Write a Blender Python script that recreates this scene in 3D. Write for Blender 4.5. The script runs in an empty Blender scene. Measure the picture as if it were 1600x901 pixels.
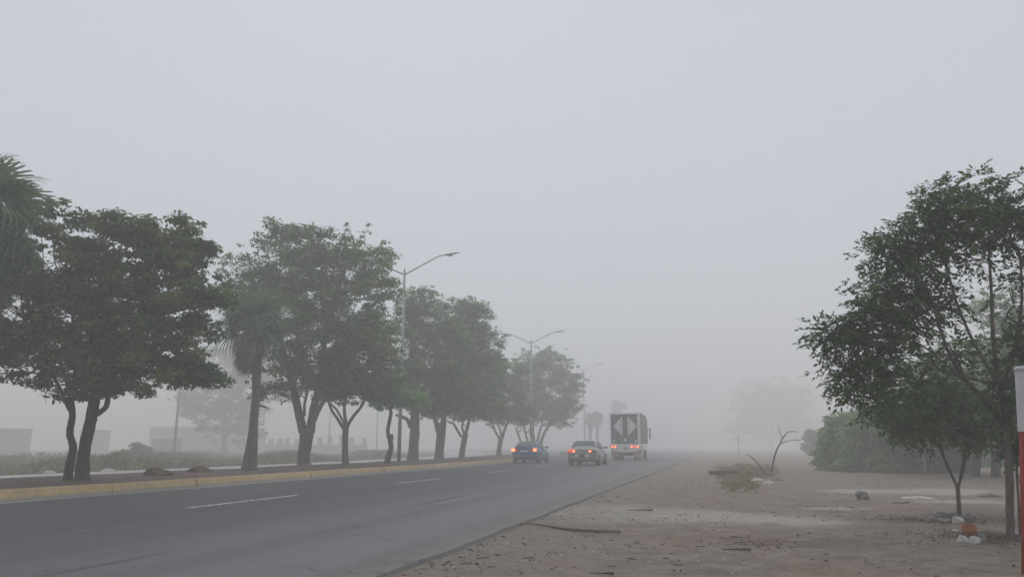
import bpy, bmesh, math, random
import numpy as np
from mathutils import Vector, Matrix
R = math.radians
rnd = random.Random(7)
nrg = np.random.default_rng(11)
sc = bpy.context.scene
COL = sc.collection

# ------------------------------------------------------------------ camera
FPX, EYE = 1155.0, 1.10                      # focal length in photo pixels, eye height
PITCH = math.atan(246.5 / FPX)
YAW = math.atan2(330, FPX * math.cos(PITCH) + 246.5 * math.sin(PITCH))
cam = bpy.data.cameras.new('camera'); cam.sensor_width = 36; cam.lens = FPX / 1600 * 36
cam.clip_start = .05; cam.clip_end = 3000
camo = bpy.data.objects.new('camera', cam); COL.objects.link(camo)
camo.location = (0, 0, EYE); camo.rotation_euler = (R(90) + PITCH, 0, YAW)
sc.camera = camo

# ------------------------------------------------------------------ sky, sun, exposure
SUN_AZ, SUN_EL = R(-26), R(48)               # ahead, a little to the left, behind the fog
w = bpy.data.worlds.new('World'); sc.world = w; w.use_nodes = True
nt = w.node_tree; nt.nodes.clear()
sky = nt.nodes.new('ShaderNodeTexSky'); sky.sky_type = 'NISHITA'; sky.sun_disc = False
sky.sun_elevation = SUN_EL; sky.sun_rotation = SUN_AZ
sky.air_density = 1.0; sky.dust_density = 1.0; sky.ozone_density = 1.5
hs = nt.nodes.new('ShaderNodeHueSaturation'); hs.inputs['Saturation'].default_value = .45
mx = nt.nodes.new('ShaderNodeMixRGB'); mx.inputs[0].default_value = .89
mx.inputs[2].default_value = (5.85, 6.2, 6.9, 1)      # even high cloud over the fog
bg = nt.nodes.new('ShaderNodeBackground'); bg.inputs['Strength'].default_value = .10
wo = nt.nodes.new('ShaderNodeOutputWorld')
nt.links.new(sky.outputs[0], hs.inputs['Color']); nt.links.new(hs.outputs[0], mx.inputs[1])
nt.links.new(mx.outputs[0], bg.inputs['Color']); nt.links.new(bg.outputs[0], wo.inputs['Surface'])
sl = bpy.data.lights.new('sun', 'SUN'); sl.energy = 1.35; sl.angle = R(100); sl.color = (1, .95, .87)
so = bpy.data.objects.new('sun', sl); COL.objects.link(so)
sdir = Vector((math.sin(SUN_AZ) * math.cos(SUN_EL), math.cos(SUN_AZ) * math.cos(SUN_EL), math.sin(SUN_EL)))
so.rotation_euler = sdir.to_track_quat('Z', 'Y').to_euler(); so.location = (0, 0, 60)
sc.view_settings.view_transform = 'Standard'; sc.view_settings.look = 'None'
sc.view_settings.gamma = 1; sc.view_settings.exposure = 0.10; sc.view_settings.use_curve_mapping = False
sc.render.engine = 'CYCLES'
cy = sc.cycles
cy.use_denoising = True; cy.max_bounces = 7; cy.diffuse_bounces = 3; cy.glossy_bounces = 2
cy.transmission_bounces = 4; cy.volume_bounces = 3; cy.transparent_max_bounces = 6
cy.sample_clamp_indirect = 4; cy.use_adaptive_sampling = True; cy.adaptive_threshold = .012

HAZE_DENSITY = .0091
HAZE_TOP = 26.5

# ------------------------------------------------------------------ layout helpers (photo pixel -> place in the world)
CP, SP, CY, SY = math.cos(PITCH), math.sin(PITCH), math.cos(YAW), math.sin(YAW)
def cam2world(lat, fwd, z):
    return Vector((lat * CY - fwd * SY, lat * SY + fwd * CY, z))
def pt(px, py, D, dz=0.0):
    """point seen at px,py standing D metres ahead (horizontal), pushed dz metres farther"""
    c0, c1 = px - 800, 450.5 - py
    up = c1 * CP + FPX * SP; fw = -c1 * SP + FPX * CP
    s = D / fw
    return cam2world(c0 * s, D + dz, EYE + up * s)
def gpt(px, D, z=0.0):
    s = (z - EYE) / D
    c1 = FPX * (s * CP - SP) / (CP + s * SP); fw = -c1 * SP + FPX * CP
    return cam2world((px - 800) / fw * D, D, z)
def at(px, py, z=0.0):
    c0, c1 = px - 800, 450.5 - py
    up = c1 * CP + FPX * SP; fw = -c1 * SP + FPX * CP
    t = (z - EYE) / up
    return cam2world(c0 * t, fw * t, z)
def dist_at_x(px, X):
    k = (px - 800) / 1181.0
    return X / (k * CY - SY)

# ------------------------------------------------------------------ object helpers
def tag(o, label=None, cat=None, group=None, kind=None):
    if label: o['label'] = label
    if cat: o['category'] = cat
    if group: o['group'] = group
    if kind: o['kind'] = kind
    return o
def empty(name, loc, rz=0.0):
    o = bpy.data.objects.new(name, None); COL.objects.link(o)
    o.empty_display_size = .2; o.location = loc; o.rotation_euler = (0, 0, rz)
    return o
def link(name, me, parent=None):
    o = bpy.data.objects.new(name, me); COL.objects.link(o)
    if parent: o.parent = parent
    return o

class MB:
    """collects verts and faces of ONE mesh"""
    def __init__(s): s.v = []; s.f = []; s.m = []
    def add(s, vs, fs, mat=0):
        n = len(s.v); s.v += [tuple(v) for v in vs]
        s.f += [tuple(i + n for i in q) for q in fs]; s.m += [mat] * len(fs)
    def box(s, c, d, rot=None, mat=0, taper=None):
        x, y, z = d[0] / 2, d[1] / 2, d[2] / 2
        vs = [Vector((i * x, j * y, k * z)) for k in (-1, 1) for j in (-1, 1) for i in (-1, 1)]
        if taper:
            for v in vs:
                if v.z > 0: v.x *= taper; v.y *= taper
        if rot is not None: vs = [rot @ v for v in vs]
        vs = [v + Vector(c) for v in vs]
        s.add(vs, [(0, 2, 3, 1), (4, 5, 7, 6), (0, 1, 5, 4), (2, 6, 7, 3), (0, 4, 6, 2), (1, 3, 7, 5)], mat)
    def tube(s, pts, rad, n=8, wob=0.0, mat=0, cap=True, seed=0):
        rr = random.Random(seed + len(pts) * 13)
        pts = [Vector(p) for p in pts]; rings = []
        a = None
        for i, p in enumerate(pts):
            t = (pts[min(i + 1, len(pts) - 1)] - pts[max(i - 1, 0)])
            t = t.normalized() if t.length > 1e-6 else Vector((0, 0, 1))
            if a is None:
                a = t.orthogonal().normalized()
            a = (a - t * a.dot(t)).normalized(); b = t.cross(a)
            rings.append([p + (a * math.cos(2 * math.pi * k / n) + b * math.sin(2 * math.pi * k / n)) * rad[i] * (1 + wob * rr.uniform(-1, 1)) for k in range(n)])
        vs = [v for r in rings for v in r]; fs = []
        for i in range(len(pts) - 1):
            for k in range(n):
                k2 = (k + 1) % n
                fs.append((i * n + k, i * n + k2, (i + 1) * n + k2, (i + 1) * n + k))
        if cap:
            fs.append(tuple(range(n - 1, -1, -1))); fs.append(tuple((len(pts) - 1) * n + k for k in range(n)))
        s.add(vs, fs, mat)
    def build(s, name, mats, parent=None, origin=None, smooth=False, bevel=0, sub=0):
        me = bpy.data.meshes.new(name)
        o = Vector(origin) if origin is not None else Vector((0, 0, 0))
        me.from_pydata([(v[0] - o.x, v[1] - o.y, v[2] - o.z) for v in s.v], [], s.f)
        if not isinstance(mats, (list, tuple)): mats = [mats]
        for m in mats: me.materials.append(m)
        me.polygons.foreach_set('material_index', s.m)
        if smooth: me.polygons.foreach_set('use_smooth', [True] * len(s.f))
        me.update()
        ob = link(name, me, parent)
        if parent is None and origin is not None: ob.location = o
        if bevel:
            b = ob.modifiers.new('bevel', 'BEVEL'); b.width = bevel; b.segments = 2; b.limit_method = 'ANGLE'
        if sub:
            b = ob.modifiers.new('sub', 'SUBSURF'); b.levels = sub; b.render_levels = sub
        return ob

def spline(pts, rad, n=4):
    """smooth a polyline (Catmull-Rom)"""
    P = [Vector(p) for p in pts]; o = []; r = []
    for i in range(len(P) - 1):
        p0, p1, p2, p3 = P[max(i - 1, 0)], P[i], P[i + 1], P[min(i + 2, len(P) - 1)]
        for k in range(n):
            t = k / n
            o.append(.5 * ((2 * p1) + (p2 - p0) * t + (2 * p0 - 5 * p1 + 4 * p2 - p3) * t * t + (3 * p1 - p0 - 3 * p2 + p3) * t ** 3))
            r.append(rad[i] * (1 - t) + rad[i + 1] * t)
    o.append(P[-1]); r.append(rad[-1])
    return o, r

# ------------------------------------------------------------------ materials
def newmat(name):
    m = bpy.data.materials.new(name); m.use_nodes = True
    n = m.node_tree.nodes; b = n['Principled BSDF']
    return m, m.node_tree, b
def nd(t, typ, **k):
    n = t.nodes.new(typ)
    for a, v in k.items(): setattr(n, a, v)
    return n
def noise(t, vec, scale, detail=4, rough=.55, dist=0):
    n = nd(t, 'ShaderNodeTexNoise'); n.inputs['Scale'].default_value = scale
    n.inputs['Detail'].default_value = detail; n.inputs['Roughness'].default_value = rough
    n.inputs['Distortion'].default_value = dist
    if vec is not None: t.links.new(vec, n.inputs['Vector'])
    return n.outputs['Fac']
def ramp(t, fac, stops):
    n = nd(t, 'ShaderNodeValToRGB'); e = n.color_ramp.elements
    while len(e) < len(stops): e.new(.5)
    for i, (p, c) in enumerate(stops):
        e[i].position = p; e[i].color = (*c, 1) if len(c) == 3 else c
    t.links.new(fac, n.inputs[0]); return n.outputs[0]
def mix(t, fac, a, b, typ='MIX'):
    n = nd(t, 'ShaderNodeMixRGB', blend_type=typ)
    for i, v in enumerate((fac, a, b)):
        if isinstance(v, bpy.types.NodeSocket): t.links.new(v, n.inputs[i])
        elif i == 0: n.inputs[0].default_value = v
        else: n.inputs[i].default_value = (*v, 1)
    return n.outputs[0]
def math_(t, op, a, b=None, clamp=False):
    n = nd(t, 'ShaderNodeMath', operation=op); n.use_clamp = clamp
    for i, v in enumerate((a, b)):
        if v is None: continue
        if isinstance(v, bpy.types.NodeSocket): t.links.new(v, n.inputs[i])
        else: n.inputs[i].default_value = v
    return n.outputs[0]
def smooth(t, x, a, b):
    n = nd(t, 'ShaderNodeMapRange', interpolation_type='SMOOTHSTEP')
    t.links.new(x, n.inputs[0]); n.inputs[1].default_value = a; n.inputs[2].default_value = b
    return n.outputs[0]
def bump(t, b, h, strength=.4, dist=.02):
    n = nd(t, 'ShaderNodeBump'); n.inputs['Strength'].default_value = strength; n.inputs['Distance'].default_value = dist
    t.links.new(h, n.inputs['Height']); t.links.new(n.outputs[0], b.inputs['Normal'])
def coords(t, kind='Object'):
    return nd(t, 'ShaderNodeTexCoord').outputs[kind]
def geo_pos(t):
    return nd(t, 'ShaderNodeNewGeometry').outputs['Position']
def varied(name, c1, c2, scale=6, rough=.8, bmp=.3, bdist=.01, metal=0, stretch=None, detail=5, spec=.3):
    m, t, b = newmat(name)
    v = coords(t)
    if stretch:
        mp = nd(t, 'ShaderNodeMapping'); mp.inputs['Scale'].default_value = stretch
        t.links.new(v, mp.inputs[0]); v = mp.outputs[0]
    f = noise(t, v, scale, detail)
    t.links.new(ramp(t, f, [(.3, c1), (.7, c2)]), b.inputs['Base Color'])
    b.inputs['Roughness'].default_value = rough; b.inputs['Metallic'].default_value = metal
    b.inputs['Specular IOR Level'].default_value = spec
    if bmp: bump(t, b, noise(t, v, scale * 3, 4), bmp, bdist)
    return m
def leafmat(name, stops, trans=.25, rough=.55):
    m, t, b = newmat(name)
    a = nd(t, 'ShaderNodeAttribute'); a.attribute_name = 'tint'
    c = ramp(t, a.outputs['Fac'], stops)
    t.links.new(c, b.inputs['Base Color']); b.inputs['Roughness'].default_value = rough
    b.inputs['Specular IOR Level'].default_value = .3
    tr = nd(t, 'ShaderNodeBsdfTranslucent'); t.links.new(c, tr.inputs['Color'])
    ms = nd(t, 'ShaderNodeMixShader'); ms.inputs[0].default_value = trans
    t.links.new(b.outputs[0], ms.inputs[1]); t.links.new(tr.outputs[0], ms.inputs[2])
    t.links.new(ms.outputs[0], t.nodes['Material Output'].inputs['Surface'])
    return m

M = {}
M['bark_dark'] = varied('bark_dark', (.035, .03, .028), (.10, .085, .075), 5, .95, .9, .03, stretch=(4, 4, 1))
M['bark_grey'] = varied('bark_grey', (.10, .085, .075), (.21, .18, .16), 5, .95, .8, .03, stretch=(4, 4, 1))
M['bark_young'] = varied('bark_young', (.075, .062, .053), (.16, .132, .115), 9, .9, .5, .01, stretch=(3, 3, 1))
M['palm_bark'] = varied('palm_bark', (.10, .085, .075), (.22, .185, .165), 3, .95, .9, .03, stretch=(1, 1, 7))
M['leaf_median'] = leafmat('leaf_median', [(0, (.04, .085, .016)), (.5, (.10, .18, .03)), (.85, (.19, .26, .045)), (1, (.27, .27, .06))], .42)
M['leaf_olive'] = leafmat('leaf_olive', [(0, (.035, .07, .016)), (.5, (.09, .15, .03)), (.85, (.185, .235, .05)), (1, (.26, .235, .06))], .45)
M['leaf_sprout'] = leafmat('leaf_sprout', [(0, (.13, .30, .06)), (1, (.28, .50, .12))], .3)
M['leaf_neem'] = leafmat('leaf_neem', [(0, (.03, .065, .025)), (.6, (.075, .14, .045)), (.9, (.14, .21, .06)), (1, (.19, .23, .075))], .42, .5)
M['leaf_hedge'] = leafmat('leaf_hedge', [(0, (.09, .18, .07)), (.6, (.19, .30, .12)), (1, (.34, .42, .21))], .3)
M['leaf_far'] = leafmat('leaf_far', [(0, (.04, .05, .035)), (1, (.09, .10, .06))], .2)
M['palm_green'] = leafmat('palm_green', [(0, (.07, .13, .06)), (1, (.17, .24, .12))], .3)
M['palm_dead'] = leafmat('palm_dead', [(0, (.14, .11, .09)), (1, (.44, .37, .31))], .2, .9)
M['grass'] = leafmat('grass', [(0, (.09, .10, .04)), (.5, (.17, .18, .08)), (1, (.34, .31, .18))], .25, .9)
M['grass_short'] = leafmat('grass_short', [(0, (.13, .12, .055)), (.6, (.22, .20, .095)), (1, (.36, .31, .18))], .2, .9)

# ------------------------------------------------------------------ road curve
def kerb_x(y): return -14.1 - (.0022 * (y - 32) ** 2 if y > 32 else 0)
def edge_x(y): return -2.95 - (.00018 * (min(y, 110) - 32) ** 2 if y > 32 else 0)
def lane_x(f, y): return edge_x(y) + (kerb_x(y) - edge_x(y)) * f
GZ = -.07                                          # dirt level below the asphalt

# ------------------------------------------------------------------ ground sheet
def ground_h(x, y):
    d = max(0.0, x - edge_x(min(max(y, -30), 90)))
    k = min(1, d / 1.2)
    if x < -9: return GZ - .03
    h = .035 * math.sin(x * .9 + y * .23) * math.sin(y * .41 + 1.3) + .02 * math.sin(x * 2.3 + 1) * math.sin(y * 1.1)
    h += .05 * min(1, max(0, (x - 1) / 6))
    for x0 in (-1.35, .25, 1.9, 3.3): h -= .022 * math.exp(-((x - x0 - .25 * math.sin(y * .17 + x0)) / .13) ** 2)
    fade = max(0, 1 - max(0, math.hypot(x, y) - 40) / 30)
    return GZ + .03 * (1 - k) + h * k * fade
def grid_axis(lo, hi, fine_lo, fine_hi, step):
    a = list(np.arange(fine_lo, fine_hi + 1e-6, step)); d = step
    x = fine_lo; left = []
    while x > lo:
        d *= 1.5; x -= d; left.append(max(x, lo))
    d = step; x = fine_hi; right = []
    while x < hi:
        d *= 1.5; x += d; right.append(min(x, hi))
    return left[::-1] + a + right
gx = grid_axis(-600, 600, -4, 12, .2); gy = grid_axis(-300, 900, 3, 45, .25)
mb = MB()
nx_, ny_ = len(gx), len(gy)
mb.v = [(x, y, ground_h(x, y)) for y in gy for x in gx]
mb.f = [(j * nx_ + i, j * nx_ + i + 1, (j + 1) * nx_ + i + 1, (j + 1) * nx_ + i) for j in range(ny_ - 1) for i in range(nx_ - 1)]
mb.m = [0] * len(mb.f)
m, t, b = newmat('dirt')
P = geo_pos(t)
sep = nd(t, 'ShaderNodeSeparateXYZ'); t.links.new(P, sep.inputs[0])
n1 = noise(t, P, .35, 5, .6); n2 = noise(t, P, 3.0, 6, .65); n3 = noise(t, P, 22, 4, .7); n4 = noise(t, P, 1.1, 4, .6, 1.0); n5 = noise(t, P, 38, 4, .75)
base = ramp(t, n2, [(.28, (.155, .125, .105)), (.5, (.24, .20, .168)), (.74, (.34, .29, .25))])
red = ramp(t, n4, [(.45, (.22, .152, .12)), (.6, (.29, .205, .165))])
base = mix(t, math_(t, 'MULTIPLY', smooth(t, n1, .48, .62), .6), base, red)
def blotch(cx, cy_, rx, ry, sharp=.5):
    mp = nd(t, 'ShaderNodeMapping'); mp.vector_type = 'POINT'
    mp.inputs['Location'].default_value = (-cx / rx, -cy_ / ry, 0); mp.inputs['Scale'].default_value = (1 / rx, 1 / ry, 0)
    t.links.new(P, mp.inputs[0])
    ln = nd(t, 'ShaderNodeVectorMath', operation='LENGTH'); t.links.new(mp.outputs[0], ln.inputs[0])
    q = math_(t, 'ADD', ln.outputs['Value'], math_(t, 'MULTIPLY', math_(t, 'SUBTRACT', n4, .5), 1.6))
    q = math_(t, 'ADD', q, math_(t, 'MULTIPLY', math_(t, 'SUBTRACT', n2, .5), .8))
    return math_(t, 'SUBTRACT', 1.0, smooth(t, q, 1 - sharp, 1 + sharp))
pale = (.42, .40, .37)
for (px, py, rx, ry) in ((1110, 806, 1.9, 1.3), (1230, 812, 1.0, .6), (930, 800, 1.0, 1.6), (1335, 766, .8, .8), (1310, 793, .55, .35), (1450, 770, 1.4, 1.2), (1500, 786, .9, .7)):
    c = at(px, py, GZ)
    base = mix(t, math_(t, 'MULTIPLY', blotch(c.x, c.y, rx, ry), .85), base, pale)
for (px, py, rx, ry) in ((1180, 840, .5, .35), (1440, 812, 1.0, .7), (1560, 838, .7, .5), (1290, 850, .6, .4)):
    c = at(px, py, GZ)
    base = mix(t, math_(t, 'MULTIPLY', blotch(c.x, c.y, rx, ry), .55), base, (.15, .11, .095))
# the strip beside the asphalt is greyer gravel
grav = ramp(t, n3, [(.3, (.155, .14, .122)), (.7, (.32, .295, .26))])
base = mix(t, math_(t, 'MULTIPLY', math_(t, 'SUBTRACT', 1.0, smooth(t, math_(t, 'ADD', sep.outputs[0], math_(t, 'MULTIPLY', n1, 1.5)), -2.2, .6)), .6), base, grav)
base = mix(t, math_(t, 'MULTIPLY', smooth(t, n3, .56, .70), .5), base, (.12, .10, .09))
base = mix(t, math_(t, 'MULTIPLY', smooth(t, n5, .53, .66), .6), base, (.11, .095, .085)); base = mix(t, math_(t, 'MULTIPLY', smooth(t, n5, .44, .30), .5), base, (.46, .42, .39))
n6 = noise(t, P, 9, 6, .75)
base = mix(t, math_(t, 'MULTIPLY', smooth(t, n6, .52, .66), .5), base, (.13, .105, .09)); base = mix(t, math_(t, 'MULTIPLY', smooth(t, n6, .46, .32), .4), base, (.40, .36, .32))
# the field across the road is grassy soil
base = mix(t, math_(t, 'SUBTRACT', 1.0, smooth(t, sep.outputs[0], -30, -26)), base, ramp(t, n2, [(.3, (.12, .12, .06)), (.7, (.22, .20, .11))]))
t.links.new(base, b.inputs['Base Color']); b.inputs['Roughness'].default_value = .95
b.inputs['Specular IOR Level'].default_value = .15
bump(t, b, math_(t, 'ADD', math_(t, 'MULTIPLY', n2, 1.0), math_(t, 'ADD', math_(t, 'MULTIPLY', n3, .45), math_(t, 'MULTIPLY', n5, .3))), 1.0, .06)
tag(mb.build('ground', m, smooth=True), kind='structure')

# ------------------------------------------------------------------ road
def strip(name, fl, fr, z, y0, y1, mat, dy=2.0, rough_edge=0.0, drop=None):
    mb = MB(); n = int((y1 - y0) / dy) + 1; rows = []
    for i in range(n + 1):
        y = y0 + (y1 - y0) * i / n
        e = rough_edge * (math.sin(y * 1.7) + math.sin(y * 4.1 + 1) * .6 + rnd.uniform(-1, 1) * .9)
        r = [(fl(y), y, z), (fr(y) + e, y, z)]
        if drop: r.append((fr(y) + e + .05, y, z - drop))
        rows.append(r)
    k = len(rows[0])
    mb.v = [v for r in rows for v in r]
    for i in range(n):
        for j in range(k - 1):
            mb.f.append((i * k + j, i * k + j + 1, (i + 1) * k + j + 1, (i + 1) * k + j)); mb.m.append(0)
    return tag(mb.build(name, mat), kind='structure')
m, t, b = newmat('asphalt')
P = geo_pos(t); sep = nd(t, 'ShaderNodeSeparateXYZ'); t.links.new(P, sep.inputs[0])
mp = nd(t, 'ShaderNodeMapping'); mp.inputs['Scale'].default_value = (1, .12, 1); t.links.new(P, mp.inputs[0])
s1 = noise(t, mp.outputs[0], 1.2, 5, .6); s2 = noise(t, P, 60, 3, .7); s3 = noise(t, P, .5, 4, .6)
old = ramp(t, s1, [(.3, (.052, .055, .063)), (.55, (.072, .076, .085)), (.75, (.10, .104, .11))])
new = ramp(t, s1, [(.3, (.12, .127, .132)), (.7, (.168, .173, .178))])
wob = math_(t, 'ADD', sep.outputs[0], math_(t, 'MULTIPLY', math_(t, 'SUBTRACT', s3, .5), 1.2))
c = mix(t, smooth(t, wob, -9.0, -3.6), old, new)
c = mix(t, math_(t, 'MULTIPLY', smooth(t, s2, .5, .75), .3), c, (.15, .15, .15))
# old tar along the lane joint
j = math_(t, 'ABSOLUTE', math_(t, 'ADD', sep.outputs[0], 5.75))
j = math_(t, 'SUBTRACT', 1.0, smooth(t, math_(t, 'ADD', j, math_(t, 'MULTIPLY', math_(t, 'SUBTRACT', s1, .42), .9)), .0, .14))
c = mix(t, math_(t, 'MULTIPLY', j, .75), c, (.03, .03, .033))
trk = nd(t, 'ShaderNodeMath', operation='SINE'); t.links.new(math_(t, 'MULTIPLY', sep.outputs[0], 3.4), trk.inputs[0])
c = mix(t, math_(t, 'MULTIPLY', smooth(t, math_(t, 'ADD', trk.outputs[0], math_(t, 'MULTIPLY', s3, .8)), .5, 1.5), .28), c, (.045, .046, .05))
st = noise(t, P, 1.7, 6, .7, .8)
c = mix(t, math_(t, 'MULTIPLY', smooth(t, st, .60, .72), .45), c, (.035, .036, .04))
c = mix(t, math_(t, 'MULTIPLY', smooth(t, noise(t, P, .8, 6, .75), .56, .70), .22), c, (.19, .19, .185))
vo = nd(t, 'ShaderNodeTexVoronoi', feature='DISTANCE_TO_EDGE'); vo.inputs['Scale'].default_value = .55
wv = nd(t, 'ShaderNodeVectorMath', operation='ADD'); t.links.new(P, wv.inputs[0])
nz = nd(t, 'ShaderNodeTexNoise'); nz.inputs['Scale'].default_value = 1.6; nz.inputs['Detail'].default_value = 4; t.links.new(P, nz.inputs['Vector']); t.links.new(nz.outputs['Color'], wv.inputs[1])
t.links.new(wv.outputs[0], vo.inputs['Vector'])
dust = smooth(t, math_(t, 'ADD', sep.outputs[0], math_(t, 'MULTIPLY', math_(t, 'SUBTRACT', noise(t, P, 2.2, 6, .7), .5), 1.8)), -3.7, -2.8)
c = mix(t, math_(t, 'MULTIPLY', dust, .28), c, (.25, .225, .20))
ck = math_(t, 'MULTIPLY', math_(t, 'SUBTRACT', 1.0, smooth(t, vo.outputs['Distance'], .004, .016)), smooth(t, noise(t, P, .35, 3), .46, .58))
c = mix(t, math_(t, 'MULTIPLY', ck, .45), c, (.03, .03, .033))
t.links.new(c, b.inputs['Base Color'])
t.links.new(ramp(t, s1, [(.3, (.66,) * 3), (.7, (.85,) * 3)]), b.inputs['Roughness']); b.inputs['Specular IOR Level'].default_value = .22
bump(t, b, math_(t, 'ADD', s2, math_(t, 'MULTIPLY', s3, 2)), .35, .01)
ASPH = m
strip('road', lambda y: kerb_x(y) - .05, edge_x, 0.0, -30, 420, ASPH, .14, .018, .085)
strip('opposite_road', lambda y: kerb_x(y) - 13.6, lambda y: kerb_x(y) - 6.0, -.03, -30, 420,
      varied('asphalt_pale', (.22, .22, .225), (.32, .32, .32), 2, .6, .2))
CONC = varied('concrete_gutter', (.24, .235, .22), (.36, .35, .33), 3, .9, .4)
strip('gutter', lambda y: kerb_x(y) - .02, lambda y: kerb_x(y) + .42, .004, -30, 82, CONC, 2.0, .02)
m, t, b = newmat('worn_white_paint')
P = geo_pos(t); f = noise(t, P, 9, 5, .7)
tr = nd(t, 'ShaderNodeBsdfTransparent'); ms = nd(t, 'ShaderNodeMixShader')
b.inputs['Base Color'].default_value = (.62, .62, .6, 1); b.inputs['Roughness'].default_value = .7
t.links.new(smooth(t, f, .38, .5), ms.inputs[0]); t.links.new(tr.outputs[0], ms.inputs[1]); t.links.new(b.outputs[0], ms.inputs[2])
t.links.new(ms.outputs[0], t.nodes['Material Output'].inputs['Surface'])
WPAINT = m
m2 = m.copy(); m2.name = 'faded_white_paint'
for n in m2.node_tree.nodes:
    if n.type == 'MAP_RANGE': n.inputs[1].default_value = .42; n.inputs[2].default_value = .66
    if n.type == 'BSDF_PRINCIPLED': n.inputs['Base Color'].default_value = (.42, .42, .41, 1)
def dash(x0, x1, y0, y1, mat, wd=.11):
    mb = MB(); mb.add([(x0 - wd / 2, y0, .004), (x0 + wd / 2, y0, .004), (x1 + wd / 2, y1, .004), (x1 - wd / 2, y1, .004)], [(0, 1, 2, 3)])
    tag(mb.build('lane_marking', mat), kind='structure')
for k in range(9):
    y0 = 2.4 + 9.55 * k; y1 = y0 + 3.75
    xx = lambda y: -9.5 - .012 * max(0, y - 12) - (.0009 * (y - 35) ** 2 if y > 35 else 0)
    dash(xx(y0), xx(y1), y0, y1, WPAINT)
for k in range(1, 6):
    y0 = 4.6 + 9.4 * k; dash(-5.52, -5.56, y0, y0 + 3.6, m2, .12)

# ------------------------------------------------------------------ median with kerb blocks
MED_END = 80
soil = varied('median_soil', (.075, .05, .042), (.16, .105, .085), 3, .98, .9, .05)
mb = MB(); rows = 56
for i in range(rows + 1):
    y = -30 + (MED_END - .3 + 30) * i / rows
    for k in range(7):
        u = k / 6; x = kerb_x(y) - .16 - u * 5.75
        mb.v.append((x, y, .21 + .06 * math.sin(u * math.pi) + (rnd.uniform(-.02, .03) if 0 < k < 6 else 0) - (.22 if k == 6 else 0)))
for i in range(rows):
    for k in range(6):
        mb.f.append((i * 7 + k, (i + 1) * 7 + k, (i + 1) * 7 + k + 1, i * 7 + k + 1)); mb.m.append(0)
MED = tag(mb.build('median', soil, smooth=True), kind='structure')
m, t, b = newmat('worn_yellow_paint')
P = geo_pos(t); f1 = noise(t, P, 2.2, 5, .65); f2 = noise(t, P, 14, 4, .65)
sep = nd(t, 'ShaderNodeSeparateXYZ'); t.links.new(P, sep.inputs[0])
c = ramp(t, f1, [(.3, (.43, .295, .13)), (.55, (.53, .385, .19)), (.75, (.54, .43, .26))])
low = math_(t, 'SUBTRACT', 1.0, smooth(t, math_(t, 'ADD', sep.outputs[2], math_(t, 'MULTIPLY', math_(t, 'SUBTRACT', f1, .5), .12)), .045, .085))
c = mix(t, low, c, (.30, .285, .26))
c = mix(t, math_(t, 'MULTIPLY', smooth(t, f2, .54, .64), .6), c, (.25, .22, .19))
c = mix(t, math_(t, 'MULTIPLY', smooth(t, noise(t, P, 1.1, 5, .7), .55, .68), .5), c, (.22, .18, .14))
t.links.new(c, b.inputs['Base Color']); b.inputs['Roughness'].default_value = .9
bump(t, b, f2, .4, .01)
YEL = m
y = -12.0
while y < MED_END - 3:
    L = 2.965; mb = MB(); hh = .235 + rnd.uniform(-.006, .006); o = rnd.uniform(-.015, .015)
    a, c_ = y + .01, y + L
    prof = [(-.17, 0.0), (0.05, 0.0), (0.03, .10), (-.01, hh - .02), (-.03, hh), (-.17, hh)]
    vs = [(kerb_x(yy) + px_ + o, yy, pz) for yy in (a, c_) for (px_, pz) in prof]
    fs = [(k, (k + 1) % 6, 6 + (k + 1) % 6, 6 + k) for k in range(6)] + [tuple(range(5, -1, -1)), tuple(range(6, 12))]
    mb.add(vs, fs); mb.build('kerb_block', YEL, MED)
    y += 3.0
mb = MB()                                           # rounded nose of the median
n = 14; cxm = kerb_x(MED_END - 2.6) - 3.0
for i in range(n + 1):
    a = math.pi * i / n
    for r_, z_ in ((1.0, 0), (.99, .2), (.97, .235), (.90, .235), (.90, .1)):
        mb.v.append((cxm + 3.0 * r_ * math.cos(a), MED_END - 2.6 + 3.0 * r_ * math.sin(a), z_))
for i in range(n):
    for k in range(4): mb.f.append((i * 5 + k, (i + 1) * 5 + k, (i + 1) * 5 + k + 1, i * 5 + k + 1)); mb.m.append(0)
mb.build('kerb_nose', YEL, MED)
y = -12.0                                           # pale kerb along the other side of the median
while y < MED_END - 3:
    mb = MB(); mb.add([(kerb_x(yy) + dx, yy, z) for yy in (y + .01, y + 5.98) for dx, z in ((-5.72, -.03), (-5.72, .16), (-5.9, .16), (-5.92, -.03))],
                      [(0, 1, 5, 4), (1, 2, 6, 5), (2, 3, 7, 6), (0, 3, 2, 1), (4, 5, 6, 7)])
    mb.build('back_kerb_block', CONC, MED); y += 6.0

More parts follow.
